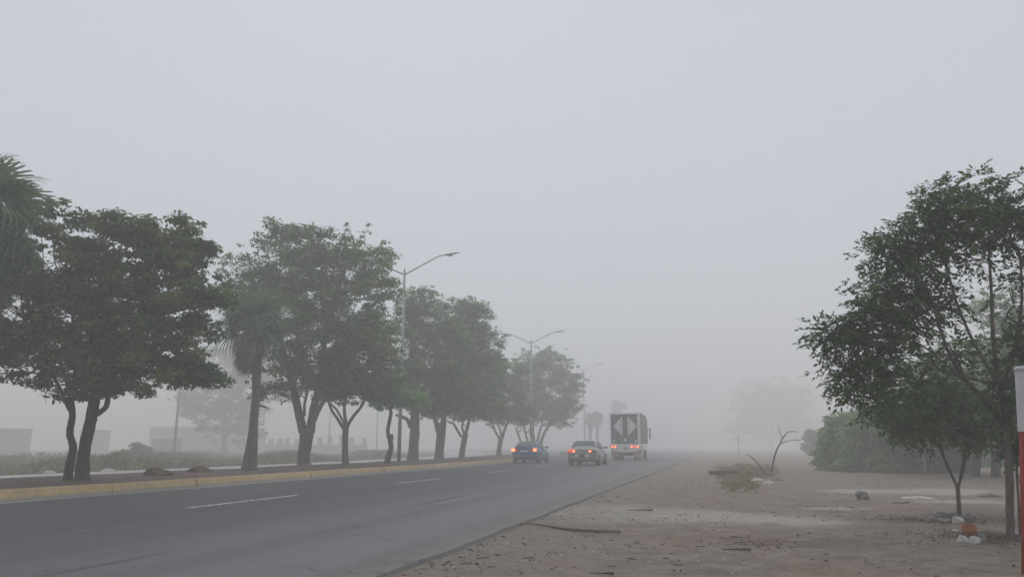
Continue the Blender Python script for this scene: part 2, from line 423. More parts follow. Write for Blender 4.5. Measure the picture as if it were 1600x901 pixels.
# ------------------------------------------------------------------ foliage
def leaf_cloud(centers, radii, count, size, flat=.6, up=.5, aspect=.5, droop=0.0, rng=nrg):
    """count rhombic leaves spread over the clumps; returns verts, faces(quads), tint"""
    C = np.array(centers, float); RR = np.array(radii, float)
    wts = RR ** 2; idx = rng.choice(len(C), count, p=wts / wts.sum())
    d = rng.normal(size=(count, 3)); d /= np.linalg.norm(d, axis=1)[:, None]
    rad = rng.random(count) ** .5
    off = d * (rad * RR[idx])[:, None]; off[:, 2] *= flat
    p = C[idx] + off
    nrm = d * .6 + rng.normal(size=(count, 3)) * .55; nrm[:, 2] += up
    nrm /= np.linalg.norm(nrm, axis=1)[:, None]
    ax = rng.normal(size=(count, 3)) + d * .5; ax[:, 2] -= droop
    ax -= nrm * (ax * nrm).sum(1)[:, None]; ax /= np.linalg.norm(ax, axis=1)[:, None] + 1e-9
    sd = np.cross(nrm, ax)
    s = size * rng.uniform(.65, 1.35, count)
    l = ax * s[:, None]; wv = sd * (s * aspect)[:, None]
    V = np.stack([p - l * .5, p + wv * .5 - nrm * (s * .06)[:, None], p + l * .5, p - wv * .5 - nrm * (s * .06)[:, None]], 1).reshape(-1, 3)
    ctint = rng.random(len(C))
    tint = np.clip(.4 * rng.random(count) + .75 * ctint[idx] - .1, 0, 1)
    return V, tint
def pinnate_cloud(centers, radii, count, length, leaflets=9, rng=nrg):
    """compound leaves: a drooping stalk with paired leaflets"""
    C = np.array(centers, float); RR = np.array(radii, float)
    wts = RR ** 2; idx = rng.choice(len(C), count, p=wts / wts.sum())
    d = rng.normal(size=(count, 3)); d[:, 2] *= .7; d /= np.linalg.norm(d, axis=1)[:, None]
    p0 = C[idx] + d * (RR[idx] * rng.random(count) ** .5 * .7)[:, None]
    ax = d + rng.normal(size=(count, 3)) * .45; ax[:, 2] += .1
    ax /= np.linalg.norm(ax, axis=1)[:, None]
    L = length * rng.uniform(.65, 1.2, count)
    vs = []; ti = []
    ctint = rng.random(len(C)); base_t = .5 * ctint[idx] + .3 * rng.random(count)
    upv = np.array([0, 0, 1.0]); side = np.cross(ax, upv); side /= np.linalg.norm(side, axis=1)[:, None] + 1e-9
    for k in range(leaflets):
        u = .15 + .85 * (k // 2 + 1) / ((leaflets + 1) // 2)
        sg = 1 if k % 2 else -1
        if k == leaflets - 1: sg = 0
        pos = p0 + ax * (L * u)[:, None]; pos[:, 2] -= L * u * u * .3
        la = side * sg * .75 + ax * .6 + rng.normal(size=(count, 3)) * .22; la[:, 2] -= .28
        la /= np.linalg.norm(la, axis=1)[:, None]
        ll = L * .36 * rng.uniform(.75, 1.2, count)
        nn = rng.normal(size=(count, 3)) * .35; nn[:, 2] += 1
        wv = np.cross(la, nn); wv /= np.linalg.norm(wv, axis=1)[:, None]
        wv *= (ll * .25)[:, None]
        mid = pos + la * (ll * .45)[:, None]
        vs.append(np.stack([pos, mid + wv, pos + la * ll[:, None], mid - wv], 1)); ti.append(np.clip(base_t + .2 * rng.random(count), 0, 1))
    return np.concatenate(vs).reshape(-1, 3), np.concatenate(ti)
def strand_cloud(centers, radii, count, length, width, up=.6, rng=nrg):
    """thin arching sprays"""
    C = np.array(centers, float); RR = np.array(radii, float)
    idx = rng.choice(len(C), count, p=RR ** 2 / (RR ** 2).sum())
    d = rng.normal(size=(count, 3)); d /= np.linalg.norm(d, axis=1)[:, None]
    p = C[idx] + d * (RR[idx] * rng.random(count) ** .45)[:, None]
    ax = d + rng.normal(size=(count, 3)) * .5; ax[:, 2] += up; ax /= np.linalg.norm(ax, axis=1)[:, None]
    L = length * rng.uniform(.5, 1.3, count)[:, None]
    sd = np.cross(ax, rng.normal(size=(count, 3))); sd /= np.linalg.norm(sd, axis=1)[:, None]; sd *= width
    tip = p + ax * L; tip[:, 2] -= L[:, 0] * .35
    V = np.stack([p - sd, p + sd, p + ax * L * .55 + sd, tip], 1).reshape(-1, 3)
    return V, rng.random(count)
def crown_object(name, V, tint, mat, parent, origin, twigs=None, twig_mat=None):
    n = len(V) // 4; V = V - np.array(origin)
    F = np.arange(n * 4).reshape(n, 4)
    if twigs and twigs.v:
        tv = np.array(twigs.v) - np.array(origin); nq = len(V)
        tf = [tuple(i + nq for i in f) for f in twigs.f if len(f) == 4]
        V = np.concatenate([V, tv]); F = np.concatenate([F, np.array(tf)])
    me = bpy.data.meshes.new(name)
    me.vertices.add(len(V)); me.vertices.foreach_set('co', V.astype(np.float32).ravel())
    nf = len(F); me.loops.add(nf * 4); me.loops.foreach_set('vertex_index', F.astype(np.int32).ravel())
    me.polygons.add(nf); me.polygons.foreach_set('loop_start', np.arange(0, nf * 4, 4, dtype=np.int32))
    me.polygons.foreach_set('loop_total', np.full(nf, 4, dtype=np.int32))
    me.materials.append(mat)
    if twig_mat: me.materials.append(twig_mat)
    mi = np.zeros(nf, dtype=np.int32); mi[n:] = 1 if twig_mat else 0
    me.polygons.foreach_set('material_index', mi)
    a = me.attributes.new('tint', 'FLOAT', 'FACE'); tt = np.zeros(nf, dtype=np.float32); tt[:n] = tint
    a.data.foreach_set('value', tt)
    me.update(); me.validate()
    return link(name, me, parent)

def make_tree(name, label, px, D, z0, trunk, limbs, lobes, leaves, lsize, mat, bark, cat='tree', group=None,
              deep=1.0, seed=1, clump=.5, style='leaf', dens=1.0, sprig=.38, root=None, nside=10, flat=.5):
    """trunk/limbs: photo-pixel polylines (x, y, radius px[, depth m]); lobes: (x, y, rx, ry) in pixels at distance D"""
    rg = np.random.default_rng(seed); rr = random.Random(seed)
    base = gpt(px, D, z0); S = D / FPX * .985
    WK = math.cos(math.atan((px - 800) / 1181.0)) ** 1.5     # off-axis stretch
    T = root or empty(name, base)
    tag(T, label, cat, group)
    def poly(pl):
        return [pt(q[0], q[1], D, q[3] if len(q) > 3 else 0) for q in pl], [max(.008, q[2] * S * WK) for q in pl]
    P_, r_ = poly(trunk)
    sh = base - P_[0]; sh = Vector((sh.x, sh.y, 0))
    P_[0] = base - Vector((0, 0, .06)); 
    P_, r_ = spline(P_, r_, 5)
    r_[0] *= 1.5; r_[1] *= 1.18
    mb = MB(); mb.tube(P_, r_, nside, .09, seed=seed); mb.build('trunk', bark, T, base, smooth=True)
    ends = [(P_[-1], r_[-1])]
    for lb in limbs:
        p2, r2 = poly(lb); p2, r2 = spline(p2, r2, 4)
        mb = MB(); mb.tube(p2, r2, 8, .08, seed=seed + len(ends)); mb.build('branch', bark, T, base, smooth=True)
        ends.append((p2[-1], r2[-1])); ends.append((p2[len(p2) // 2], r2[len(p2) // 2]))
    cs, cr = [], []; tw = MB()
    W = max(l[0] + l[2] for l in lobes) - min(l[0] - l[2] for l in lobes)
    cxm = (max(l[0] + l[2] for l in lobes) + min(l[0] - l[2] for l in lobes)) / 2
    for (lx, ly, rx, ry) in lobes:
        e = 1 - min(1, abs(lx - cxm) / (W / 2)) ** 2
        for dsgn in ((-1, 1) if deep > .3 else (0,)):
            dz = dsgn * deep * W * S * .5 * (.15 + .45 * rr.random()) * math.sqrt(max(.08, e))
            c = pt(lx, ly, D, dz); a, bq = rx * S, ry * S
            ctr = min(ends, key=lambda q: (q[0] - c).length)
            midp = (ctr[0] + c) / 2 + Vector((rr.uniform(-.2, .2), rr.uniform(-.2, .2), -.1 * a))
            p3, r3 = spline([ctr[0], midp, c], [max(.02, ctr[1] * .6), max(.015, ctr[1] * .4), .01], 3)
            tw.tube(p3, r3, 5, .05, cap=False)
            nc = max(5, int(dens * 2.5 * (a * a + a * bq) / (clump * clump)))
            for k in range(nc):
                d = Vector((rr.gauss(0, 1), rr.gauss(0, 1), rr.gauss(0, 1) + .25)).normalized()
                f = rr.uniform(.5, 1.0)
                crr = clump * rr.uniform(.5, 1.2)
                if rr.random() < sprig: f = rr.uniform(1.0, 1.32); crr *= .5
                q = c + Vector((d.x * a * f, d.y * a * f, d.z * bq * f))
                cs.append(q); cr.append(crr)
                if k % 3 == 0:
                    p4, r4 = spline([c + (q - c) * .1, c + (q - c) * .55 + Vector((0, 0, -.06)), q], [.016, .011, .005], 2)
                    tw.tube(p4, r4, 4, 0, cap=False)
    if style == 'leaf': leaves = int(leaves * .8); V, ti = leaf_cloud(cs, cr, leaves, lsize, flat=flat, up=.9, rng=rg)
    elif style == 'pinnate': V, ti = pinnate_cloud(cs, cr, leaves, lsize, rng=rg)
    else: V, ti = strand_cloud(cs, cr, leaves, lsize, .012, rng=rg)
    crown_object('crown', V, ti, mat, T, base, tw, bark)
    return T

MZ = .23
SOUTH = 'trees along the median'
def mtree(label, px, X, *a, **k):
    return make_tree('median_tree', label, px, dist_at_x(px, X), MZ, *a, group=SOUTH, **k)
mtree('dark slender-trunked leafy tree at the left edge, left of the twin trunks', 105, -16.3,
      [(105, 753, 9), (109, 725, 7.5), (114, 700, 6.8), (109, 675, 6.6), (113, 650, 6), (110, 620, 5.5), (104, 590, 5)],
      [[(109, 640, 4), (95, 610, 3.5), (70, 560, 3), (40, 500, 2)], [(110, 625, 4), (118, 570, 3.5), (112, 480, 2.5)]],
      [(35, 335, 42, 32), (112, 345, 40, 30), (75, 385, 58, 40), (10, 420, 60, 50), (115, 420, 58, 48), (60, 470, 66, 50), (130, 500, 60, 52), (30, 535, 60, 44), (105, 560, 62, 44), (-50, 400, 66, 70), (-50, 510, 60, 52), (115, 605, 36, 20), (45, 572, 40, 24)],
      40000, .15, M['leaf_olive'], M['bark_dark'], seed=3, clump=.42)
mtree('thick dark leaning trunk with a looped branch under a wide dark crown', 129, -15.9,
      [(129, 754, 13), (130, 720, 11.5), (134, 690, 10.5), (141, 660, 10.5), (146, 635, 10.5), (152, 600, 9)],
      [[(142, 650, 6), (156, 644, 5.5), (167, 632, 5), (169, 612, 4.5), (180, 570, 4)], [(150, 610, 6), (175, 560, 5), (230, 500, 3.5)], [(150, 605, 5), (140, 540, 4), (160, 460, 3)]],
      [(190, 380, 46, 40), (240, 375, 48, 36), (285, 365, 28, 26), (300, 410, 34, 38), (225, 430, 62, 50), (300, 460, 38, 42), (180, 480, 58, 55), (255, 500, 64, 52), (300, 540, 36, 46), (200, 555, 60, 44), (260, 580, 50, 34), (165, 600, 50, 22), (310, 580, 26, 20), (345, 465, 18, 9)],
      42000, .15, M['leaf_olive'], M['bark_dark'], seed=4, clump=.42)
mtree('broad grey-green tree with a thick forked trunk behind the fan palm', 475, -18.0,
      [(475, 732, 12), (474, 710, 10), (478, 690, 11), (480, 668, 12)],
      [[(474, 675, 7.5), (466, 640, 7), (456, 600, 6), (446, 555, 4.5), (425, 490, 3)], [(485, 675, 7.5), (490, 640, 7), (500, 600, 6), (505, 550, 4.5), (520, 470, 3)], [(489, 660, 4), (502, 632, 3.6), (520, 605, 3), (545, 550, 2.5)], [(476, 650, 2.5), (476, 630, 2.2), (484, 600, 2)]],
      [(455, 388, 36, 26), (430, 385, 20, 18), (500, 395, 40, 30), (565, 395, 36, 26), (600, 400, 20, 16), (400, 440, 44, 34), (465, 440, 56, 44), (540, 440, 52, 42), (590, 450, 30, 34), (395, 490, 40, 40), (460, 510, 60, 48), (530, 515, 60, 50), (590, 520, 30, 40), (450, 575, 46, 36), (520, 580, 56, 36), (430, 610, 28, 16), (360, 470, 18, 14)],
      64000, .17, M['leaf_median'], M['bark_grey'], seed=5, clump=.5, dens=1.6)
mtree('slim trunk forking into a narrow Y, right of the thick forked trunk', 540, -17.3,
      [(540, 729, 5.5), (539, 700, 5), (540, 672, 5.2), (541, 662, 4.5)],
      [[(538, 672, 2.6), (528, 655, 2.4), (518, 640, 2.2), (512, 622, 2)], [(541, 664, 3), (538, 640, 2.6), (540, 610, 2)], [(542, 666, 3), (552, 650, 2.8), (566, 632, 2.4), (580, 600, 2)], [(538, 662, 2), (526, 640, 1.8), (516, 630, 1.5)]],
      [(560, 540, 46, 44), (600, 545, 26, 40), (540, 590, 40, 34), (585, 590, 40, 34), (520, 610, 26, 18), (560, 612, 40, 18), (600, 615, 20, 14)],
      22000, .17, M['leaf_median'], M['bark_grey'], seed=6, clump=.5)
mtree('small crooked dark trunk with bright green sprouts beside the near lamp post', 603, -16.2,
      [(602, 724, 5), (607, 713, 4.6), (611, 700, 4), (610, 690, 3.8), (606, 675, 3), (608, 660, 3), (611, 645, 2.8), (609, 638, 2.5)],
      [[(610, 692, 3.4), (612, 684, 3.2), (611, 678, 2.8)]],
      [(600, 622, 22, 18), (628, 618, 22, 18), (650, 624, 20, 13), (590, 600, 22, 24), (618, 592, 14, 18)],
      9000, .17, M['leaf_sprout'], M['bark_dark'], seed=7, clump=.4, deep=.6)
mtree('sturdy grey-trunked tree just right of the near lamp post', 645, -17.9,
      [(645, 721, 9.5), (646, 700, 8), (648, 675, 7.6), (648, 655, 7.6), (650, 630, 7)],
      [[(642, 668, 3.5), (636, 655, 3), (626, 650, 2.6), (618, 648, 1.6)], [(648, 640, 5), (665, 600, 4), (690, 540, 3)], [(648, 640, 5), (640, 590, 4), (645, 520, 3)]],
      [(658, 466, 26, 18), (640, 500, 26, 30), (675, 500, 38, 32), (650, 550, 42, 40), (700, 540, 40, 42), (660, 605, 44, 36), (700, 600, 40, 40), (640, 590, 26, 34), (670, 635, 36, 16), (640, 480, 20, 12)],
      34000, .19, M['leaf_median'], M['bark_grey'], seed=8, clump=.55, dens=1.4)
mtree('grey tree with stubby side knot, third trunk past the near lamp post', 686, -18.1,
      [(686, 719, 8.5), (687, 700, 6.8), (689, 680, 7.6), (690, 660, 7.5)],
      [[(685, 675, 4), (681, 660, 3.6), (676, 645, 3)], [(692, 665, 5), (696, 640, 4.4), (715, 590, 3)], [(693, 682, 2), (695, 680, 1.6)]],
      [(725, 482, 26, 16), (748, 490, 22, 18), (725, 520, 40, 34), (760, 530, 26, 24), (715, 570, 42, 38), (755, 575, 30, 32), (700, 620, 36, 30), (735, 620, 38, 30), (695, 645, 24, 12)],
      32000, .2, M['leaf_median'], M['bark_grey'], seed=9, clump=.55, dens=1.4)
mtree('grey tree leaning with a crooked left limb, fourth trunk past the lamp post', 721, -18.4,
      [(721, 717, 4.8), (723, 700, 4.4), (726, 683, 4.6), (728, 676, 4)],
      [[(721, 682, 2.2), (714, 671, 2), (708, 661, 1.8), (700, 659, 1.4)], [(727, 678, 3), (731, 665, 2.6), (734, 652, 2.2)], [(725, 676, 1.8), (722, 667, 1.6), (724, 657, 1.4)]],
      [(745, 600, 30, 34), (735, 640, 32, 20), (765, 630, 26, 26), (770, 585, 18, 26), (775, 560, 14, 12)],
      15000, .22, M['leaf_median'], M['bark_grey'], seed=10, clump=.55)
mtree('slim grey tree forking in three, just left of the blue car', 779, -18.7,
      [(778, 714, 4.2), (780, 700, 3.6), (782, 687, 3.8), (783, 682, 3.2)],
      [[(780, 684, 1.9), (774, 674, 1.8), (769, 660, 1.6)], [(783, 683, 1.8), (782, 672, 1.6), (777, 662, 1.4)], [(785, 684, 2.2), (788, 672, 2), (793, 660, 1.7)]],
      [(800, 590, 30, 28), (790, 625, 38, 30), (770, 650, 24, 16), (815, 645, 26, 20)],
      13000, .24, M['leaf_median'], M['bark_grey'], seed=12, clump=.6)
mtree('hazy many-stemmed tree above and behind the blue car', 835, -19.3,
      [(835, 705, 4.5), (833, 690, 4), (831, 675, 3.6), (832, 660, 3)],
      [[(818, 704, 2), (812, 685, 1.8), (806, 668, 1.5)], [(828, 700, 2), (822, 680, 1.8), (818, 665, 1.5)], [(842, 704, 3), (847, 685, 2.6), (855, 668, 2)], [(838, 695, 2), (842, 678, 1.8), (846, 664, 1.4)]],
      [(840, 563, 34, 16), (865, 572, 30, 24), (825, 590, 32, 28), (885, 595, 24, 22), (850, 610, 44, 32), (895, 612, 20, 12), (830, 645, 40, 24), (870, 645, 34, 24), (895, 632, 18, 9), (810, 610, 26, 24)],
      30000, .27, M['leaf_median'], M['bark_grey'], seed=13, clump=.7)

# ------------------------------------------------------------------ fan palms
def frond_mesh(name, mat, stalk, blade, nseg, spread, droop, sd):
    rr = random.Random(sd); vs = []; fs = []; ti = []
    def q(a, b_, c, d, tt):
        n = len(vs); vs.extend([a, b_, c, d]); fs.append((n, n + 1, n + 2, n + 3)); ti.append(tt)
    sag = lambda u: -droop * .25 * u * u
    prev = Vector((0, 0, 0))
    for k in range(4):
        u = (k + 1) / 4; p = Vector((0, stalk * u, sag(u) * stalk)); wv = Vector((.028 - .01 * u, 0, 0))
        q(prev - wv, prev + wv, p + wv * .9, p - wv * .9, .2)
        q(prev - Vector((0, 0, .02)), prev + Vector((0, 0, .02)), p + Vector((0, 0, .018)), p - Vector((0, 0, .018)), .2); prev = p
    for k in range(nseg):
        a = (k / (nseg - 1) - .5) * spread; L = blade * (1 - .28 * abs(a / (spread / 2)) ** 1.5) * rr.uniform(.88, 1.06)
        d = Vector((math.sin(a), math.cos(a), 0)); s = Vector((math.cos(a), -math.sin(a), 0))
        wd = .5 * blade * spread / nseg * .42; tt = rr.random()
        z0 = rr.uniform(-.02, .04)
        p0 = prev; p1 = prev + d * L * .45 + Vector((0, 0, .05 * L + z0 - droop * .08 * L)); p2 = prev + d * L * .78 + Vector((0, 0, z0 - droop * .32 * L)); p3 = prev + d * L * (1 - .15 * droop) + Vector((0, 0, z0 - droop * (.62 + .2 * rr.random()) * L))
        q(p0 - s * .008, p0 + s * .008, p1 + s * wd, p1 - s * wd, tt); q(p1 - s * wd, p1 + s * wd, p2 + s * wd * .55, p2 - s * wd * .55, tt)
        q(p2 - s * wd * .55, p2 + s * wd * .55, p3 + s * .004, p3 - s * .004, tt)
    me = bpy.data.meshes.new(name); me.from_pydata([tuple(v) for v in vs], [], fs); me.materials.append(mat)
    at_ = me.attributes.new('tint', 'FLOAT', 'FACE'); at_.data.foreach_set('value', ti); me.update()
    return me
GREEN = [frond_mesh('frond', M['palm_green'], .75, 1.0, 26, R(250), .5 + .25 * k, k) for k in range(3)]
DEAD = [frond_mesh('dead_frond', M['palm_dead'], .7, .95, 18, R(110), 1.0 + .3 * k, 10 + k) for k in range(3)]
def palm(label, px, D, z0, trunk, heart, ng, nd_, scale, seed, skirt=1.0, stub=None, dead_z=0.0, group='fan palms on the median', greenish=0, dscale=1.0):
    rr = random.Random(seed); S = D / FPX * .985
    base = gpt(px, D, z0); T = tag(empty('fan_palm', base), label, 'palm tree', group)
    pl = [pt(q[0], q[1], D) for q in trunk]; pl[0] = base - Vector((0, 0, .08)); p_, r_ = spline(pl, [q[2] * S for q in trunk], 6)
    mb = MB(); mb.tube(p_, r_, 14, .05, seed=seed); mb.build('trunk', M['palm_bark'], T, base, smooth=True)
    if stub:
        p_, r_ = spline([pt(q[0], q[1], D) for q in stub], [q[2] * S for q in stub], 3)
        mb = MB(); mb.tube(p_, r_, 6, .1); mb.build('frond_stub', M['palm_bark'], T, base)
    h = pt(heart[0], heart[1], D) - base
    for k in range(ng):
        a = k * 2.39996 + rr.uniform(-.2, .2); el = R(82 - 100 * (k / ng) ** .9 + rr.uniform(-8, 8))
        o = link('frond', GREEN[min(2, int(3 * k / ng))], T); o.location = h + Vector((0, 0, .05 - .3 * k / ng))
        o.rotation_euler = (el, rr.uniform(-.5, .5), a); s = scale * rr.uniform(.85, 1.1); o.scale = (s, s, s)
    for k in range(nd_):
        a = k * 2.39996 + rr.uniform(-.3, .3); u = k / max(1, nd_ - 1); el = R(-22 - 52 * u ** .7 + rr.uniform(-8, 8))
        o = link('dead_frond', DEAD[k % 3], T); o.location = h + Vector((0, 0, dead_z - .25 - .75 * u * skirt))
        if rr.random() < greenish: o.data = GREEN[2]
        o.rotation_euler = (el, rr.uniform(-.6, .6), a); s = scale * rr.uniform(.8, 1.05) * skirt * dscale; o.scale = (s, s, s)
    return T
palm('fan palm with a brown skirt of dead fronds in front of the broad tree', 390, dist_at_x(390, -16.45), MZ,
     [(390, 738, 12.5), (390, 728, 12), (392, 710, 10), (395, 680, 7.5), (397, 650, 6.5), (400, 620, 6.6), (401, 590, 7.2), (402, 540, 7), (400, 505, 6)],
     (398, 500), 30, 54, .85, 21, 1.0, dscale=.86, stub=[(402, 633, 2.4), (410, 634, 2), (420, 638, .8)])
palm('tall fan palm cut by the left edge of the photo', -34, 17.0, MZ,
     [(-40, 790, 16), (-38, 740, 14), (-38, 660, 11), (-36, 560, 10), (-35, 450, 10), (-34, 322, 9)],
     (-34, 318), 20, 44, 1.0, 22, 1.2, greenish=.75, dead_z=.1)

# soil heaps in the median
def rock(name, label, cat, pos, dims, mat, seed, group=None, parent=None, rz=0, flat_bottom=True, n=2, rough=.22):
    bm = bmesh.new(); bmesh.ops.create_icosphere(bm, subdivisions=n, radius=1.0); rr = random.Random(seed)
    ph = [rr.uniform(0, 6.28) for _ in range(6)]
    for v in bm.verts:
        c = v.co
        k = 1 + rough * (math.sin(c.x * 2.7 + ph[0]) * math.sin(c.y * 3.1 + ph[1]) + .7 * math.sin(c.z * 3.3 + ph[2]) * math.sin(c.x * 4.2 + ph[3])) + rr.uniform(-.5, .5) * rough * .5
        v.co = Vector((c.x * k * dims[0], c.y * k * dims[1], max(c.z * k, -.35 if flat_bottom else -9) * dims[2]))
    me = bpy.data.meshes.new(name); bm.to_mesh(me); bm.free(); me.materials.append(mat)
    o = link(name, me, parent); o.location = pos; o.rotation_euler = (0, 0, rz)
    return tag(o, label, cat, group)
for i, (px, py, wd, hh, lab) in enumerate([(245, 744, .42, .13, 'low heap of dark soil on the median, nearer the twin trunks'), (312, 739, .40, .11, 'low heap of dark soil on the median, nearer the fan palm')]):
    p = at(px, py, MZ); rock('soil_heap', lab, 'soil heap', (p.x, p.y, MZ + .03), (wd, .3, hh * 1.7), soil, 60 + i, 'soil heaps on the median', n=3, rough=.18)

# ------------------------------------------------------------------ street lamps
STEEL = varied('galvanised_steel', (.27, .28, .29), (.36, .37, .38), 3, .5, .05, .002, metal=.2)
LENS = varied('lamp_lens', (.4, .41, .42), (.48, .48, .48), 3, .3, 0)
def lamp(label, px, D, top_py, z0=MZ):
    base = gpt(px, D, z0); top = pt(px, top_py, D).z - z0
    T = tag(empty('street_lamp', base), label, 'street lamp', 'double-arm street lamps')
    def lb(): return MB()
    a = lb(); a.tube([(0, 0, -.05), (0, 0, top * .3), (0, 0, top)], [.115, .10, .065], 12); a.build('pole', STEEL, T, smooth=True)
    a = lb(); a.box((0, 0, .03), (.42, .42, .03)); a.tube([(0, 0, top), (0, 0, top + .25)], [.055, .02], 8); a.build('base_plate', STEEL, T)
    for s in (-1, 1):
        p_, r_ = spline([(s * .05, 0, top - .18), (s * .9, 0, top + .22), (s * 1.9, 0, top + .68), (s * 2.25, 0, top + .8), (s * 2.6, 0, top + .83)], [.045, .042, .038, .036, .034], 4)
        a = lb(); a.tube(p_, r_, 8); a.build('arm', STEEL, T, smooth=True)
        a = lb(); h0 = top + .84
        prof = [(2.5, .05, .05, .04), (2.62, .10, .06, .07), (2.85, .14, .05, .10), (3.0, .13, .06, .04), (3.3, .10, .055, .015), (3.42, .04, .03, .01)]
        for (x, hw, up_, dn) in prof:
            zz = h0 + (x - 2.5) * .06
            a.v += [(s * x, -hw, zz), (s * x, 0, zz + up_), (s * x, hw, zz), (s * x, 0, zz - dn)]
        for i in range(len(prof) - 1):
            for k in range(4): a.f.append((i * 4 + k, i * 4 + (k + 1) % 4, i * 4 + 4 + (k + 1) % 4, i * 4 + 4 + k)); a.m.append(0)
        hd = a.build('lamp_head', STEEL, T, smooth=True)
        a = lb(); a.box((s * 2.84, 0, h0 - .075), (.3, .16, .03), taper=1.2); a.build('lens', LENS, hd, bevel=.01)
    return T
DL = dist_at_x(622, -17.6)
lamp('nearest double-arm street lamp, tallest pole in the photo', 623, DL, 424)
lamp('hazy street lamp rising behind the trees above the blue car', 831, DL * 1.68, 533)
lamp('faintest street lamp pole, right of the last median tree', 914, DL * 2.85, 577)

# ------------------------------------------------------------------ vehicles
def paint(name, c, rough=.35, metal=.5):
    m, t, b = newmat(name); f = noise(t, coords(t), 3, 4)
    d = tuple(x * .82 for x in c)
    t.links.new(ramp(t, f, [(.3, d), (.7, c)]), b.inputs['Base Color'])
    b.inputs['Roughness'].default_value = rough; b.inputs['Metallic'].default_value = metal
    b.inputs['Coat Weight'].default_value = .5; b.inputs['Coat Roughness'].default_value = .15
    return m
def emit(name, c, s):
    m, t, b = newmat(name); b.inputs['Base Color'].default_value = (*c, 1)
    b.inputs['Emission Color'].default_value = (*c, 1); b.inputs['Emission Strength'].default_value = s
    return m
M['blue'] = paint('blue_paint', (.05, .115, .32), .4, .2); M['silver'] = paint('silver_paint', (.24, .275, .275), .35, .5)
M['glass'] = varied('car_glass', (.025, .03, .032), (.04, .045, .05), 2, .25, 0, spec=.15)
M['tyre'] = varied('tyre', (.012, .012, .012), (.03, .03, .03), 10, .9, .2)
M['rim'] = varied('rim', (.25, .25, .26), (.4, .4, .4), 6, .4, 0, metal=.7)
M['black'] = varied('black_plastic', (.012, .012, .013), (.03, .03, .03), 8, .6, .1)
M['red_lens'] = emit('red_lens', (.6, .03, .02), .8); M['red_dim'] = varied('red_lens_unlit', (.16, .015, .012), (.22, .02, .02), 3, .2, 0)
M['bulb'] = emit('lit_bulb', (1, .17, .05), 4.5); M['bulb_soft'] = emit('lit_bulb_soft', (1, .09, .03), 2.6)
M['clear_lens'] = varied('clear_lens', (.5, .5, .5), (.6, .6, .6), 3, .2, 0)
M['white_plate'] = varied('white_plate', (.55, .55, .55), (.7, .7, .7), 8, .5, 0)
M['chrome'] = varied('chrome', (.55, .55, .55), (.65, .65, .65), 4, .2, 0, metal=.9)

def disc_tube(mb, c, r, w, n=20, mat=0):             # wheel-like ring along x
    c = Vector(c)
    rings = [(-w / 2, r * .80), (-w / 2, r * .96), (-w / 3, r), (w / 3, r), (w / 2, r * .96), (w / 2, r * .80)]
    vs = [c + Vector((x, rr_ * math.cos(2 * math.pi * k / n), rr_ * math.sin(2 * math.pi * k / n))) for x, rr_ in rings for k in range(n)]
    fs = [(i * n + k, i * n + (k + 1) % n, (i + 1) * n + (k + 1) % n, (i + 1) * n + k) for i in range(5) for k in range(n)]
    fs += [tuple(range(n)), tuple(5 * n + k for k in range(n - 1, -1, -1))]
    mb.add(vs, fs, mat)
def wheel(T, c, r, w, side, name='wheel'):
    a = MB(); disc_tube(a, c, r, w); wh = a.build(name, M['tyre'], T, smooth=False)
    a = MB(); disc_tube(a, (c[0] + side * w * .42, c[1], c[2]), r * .66, w * .25, 16)
    for k in range(5):
        an = 2 * math.pi * k / 5
        a.box((c[0] + side * w * .56, c[1] + r * .32 * math.cos(an), c[2] + r * .32 * math.sin(an)), (.02, r * .56, .05), Matrix.Rotation(an, 3, 'X'))
    a.build('rim', M['rim'], wh)
def loft(name, secs, mats, T, sub=2):
    mb = MB(); n = len(secs[0][1]) * 2 - 2
    for y, half in secs:
        ring = [(x, y, z) for x, z in half] + [(-x, y, z) for x, z in half[-2:0:-1]]
        mb.v += ring
    for i in range(len(secs) - 1):
        for k in range(n): mb.f.append((i * n + k, i * n + (k + 1) % n, (i + 1) * n + (k + 1) % n, (i + 1) * n + k)); mb.m.append(0)
    mb.f.append(tuple(range(n - 1, -1, -1))); mb.m.append(0)
    mb.f.append(tuple((len(secs) - 1) * n + k for k in range(n))); mb.m.append(0)
    return mb.build(name, mats, T, smooth=True, sub=sub)
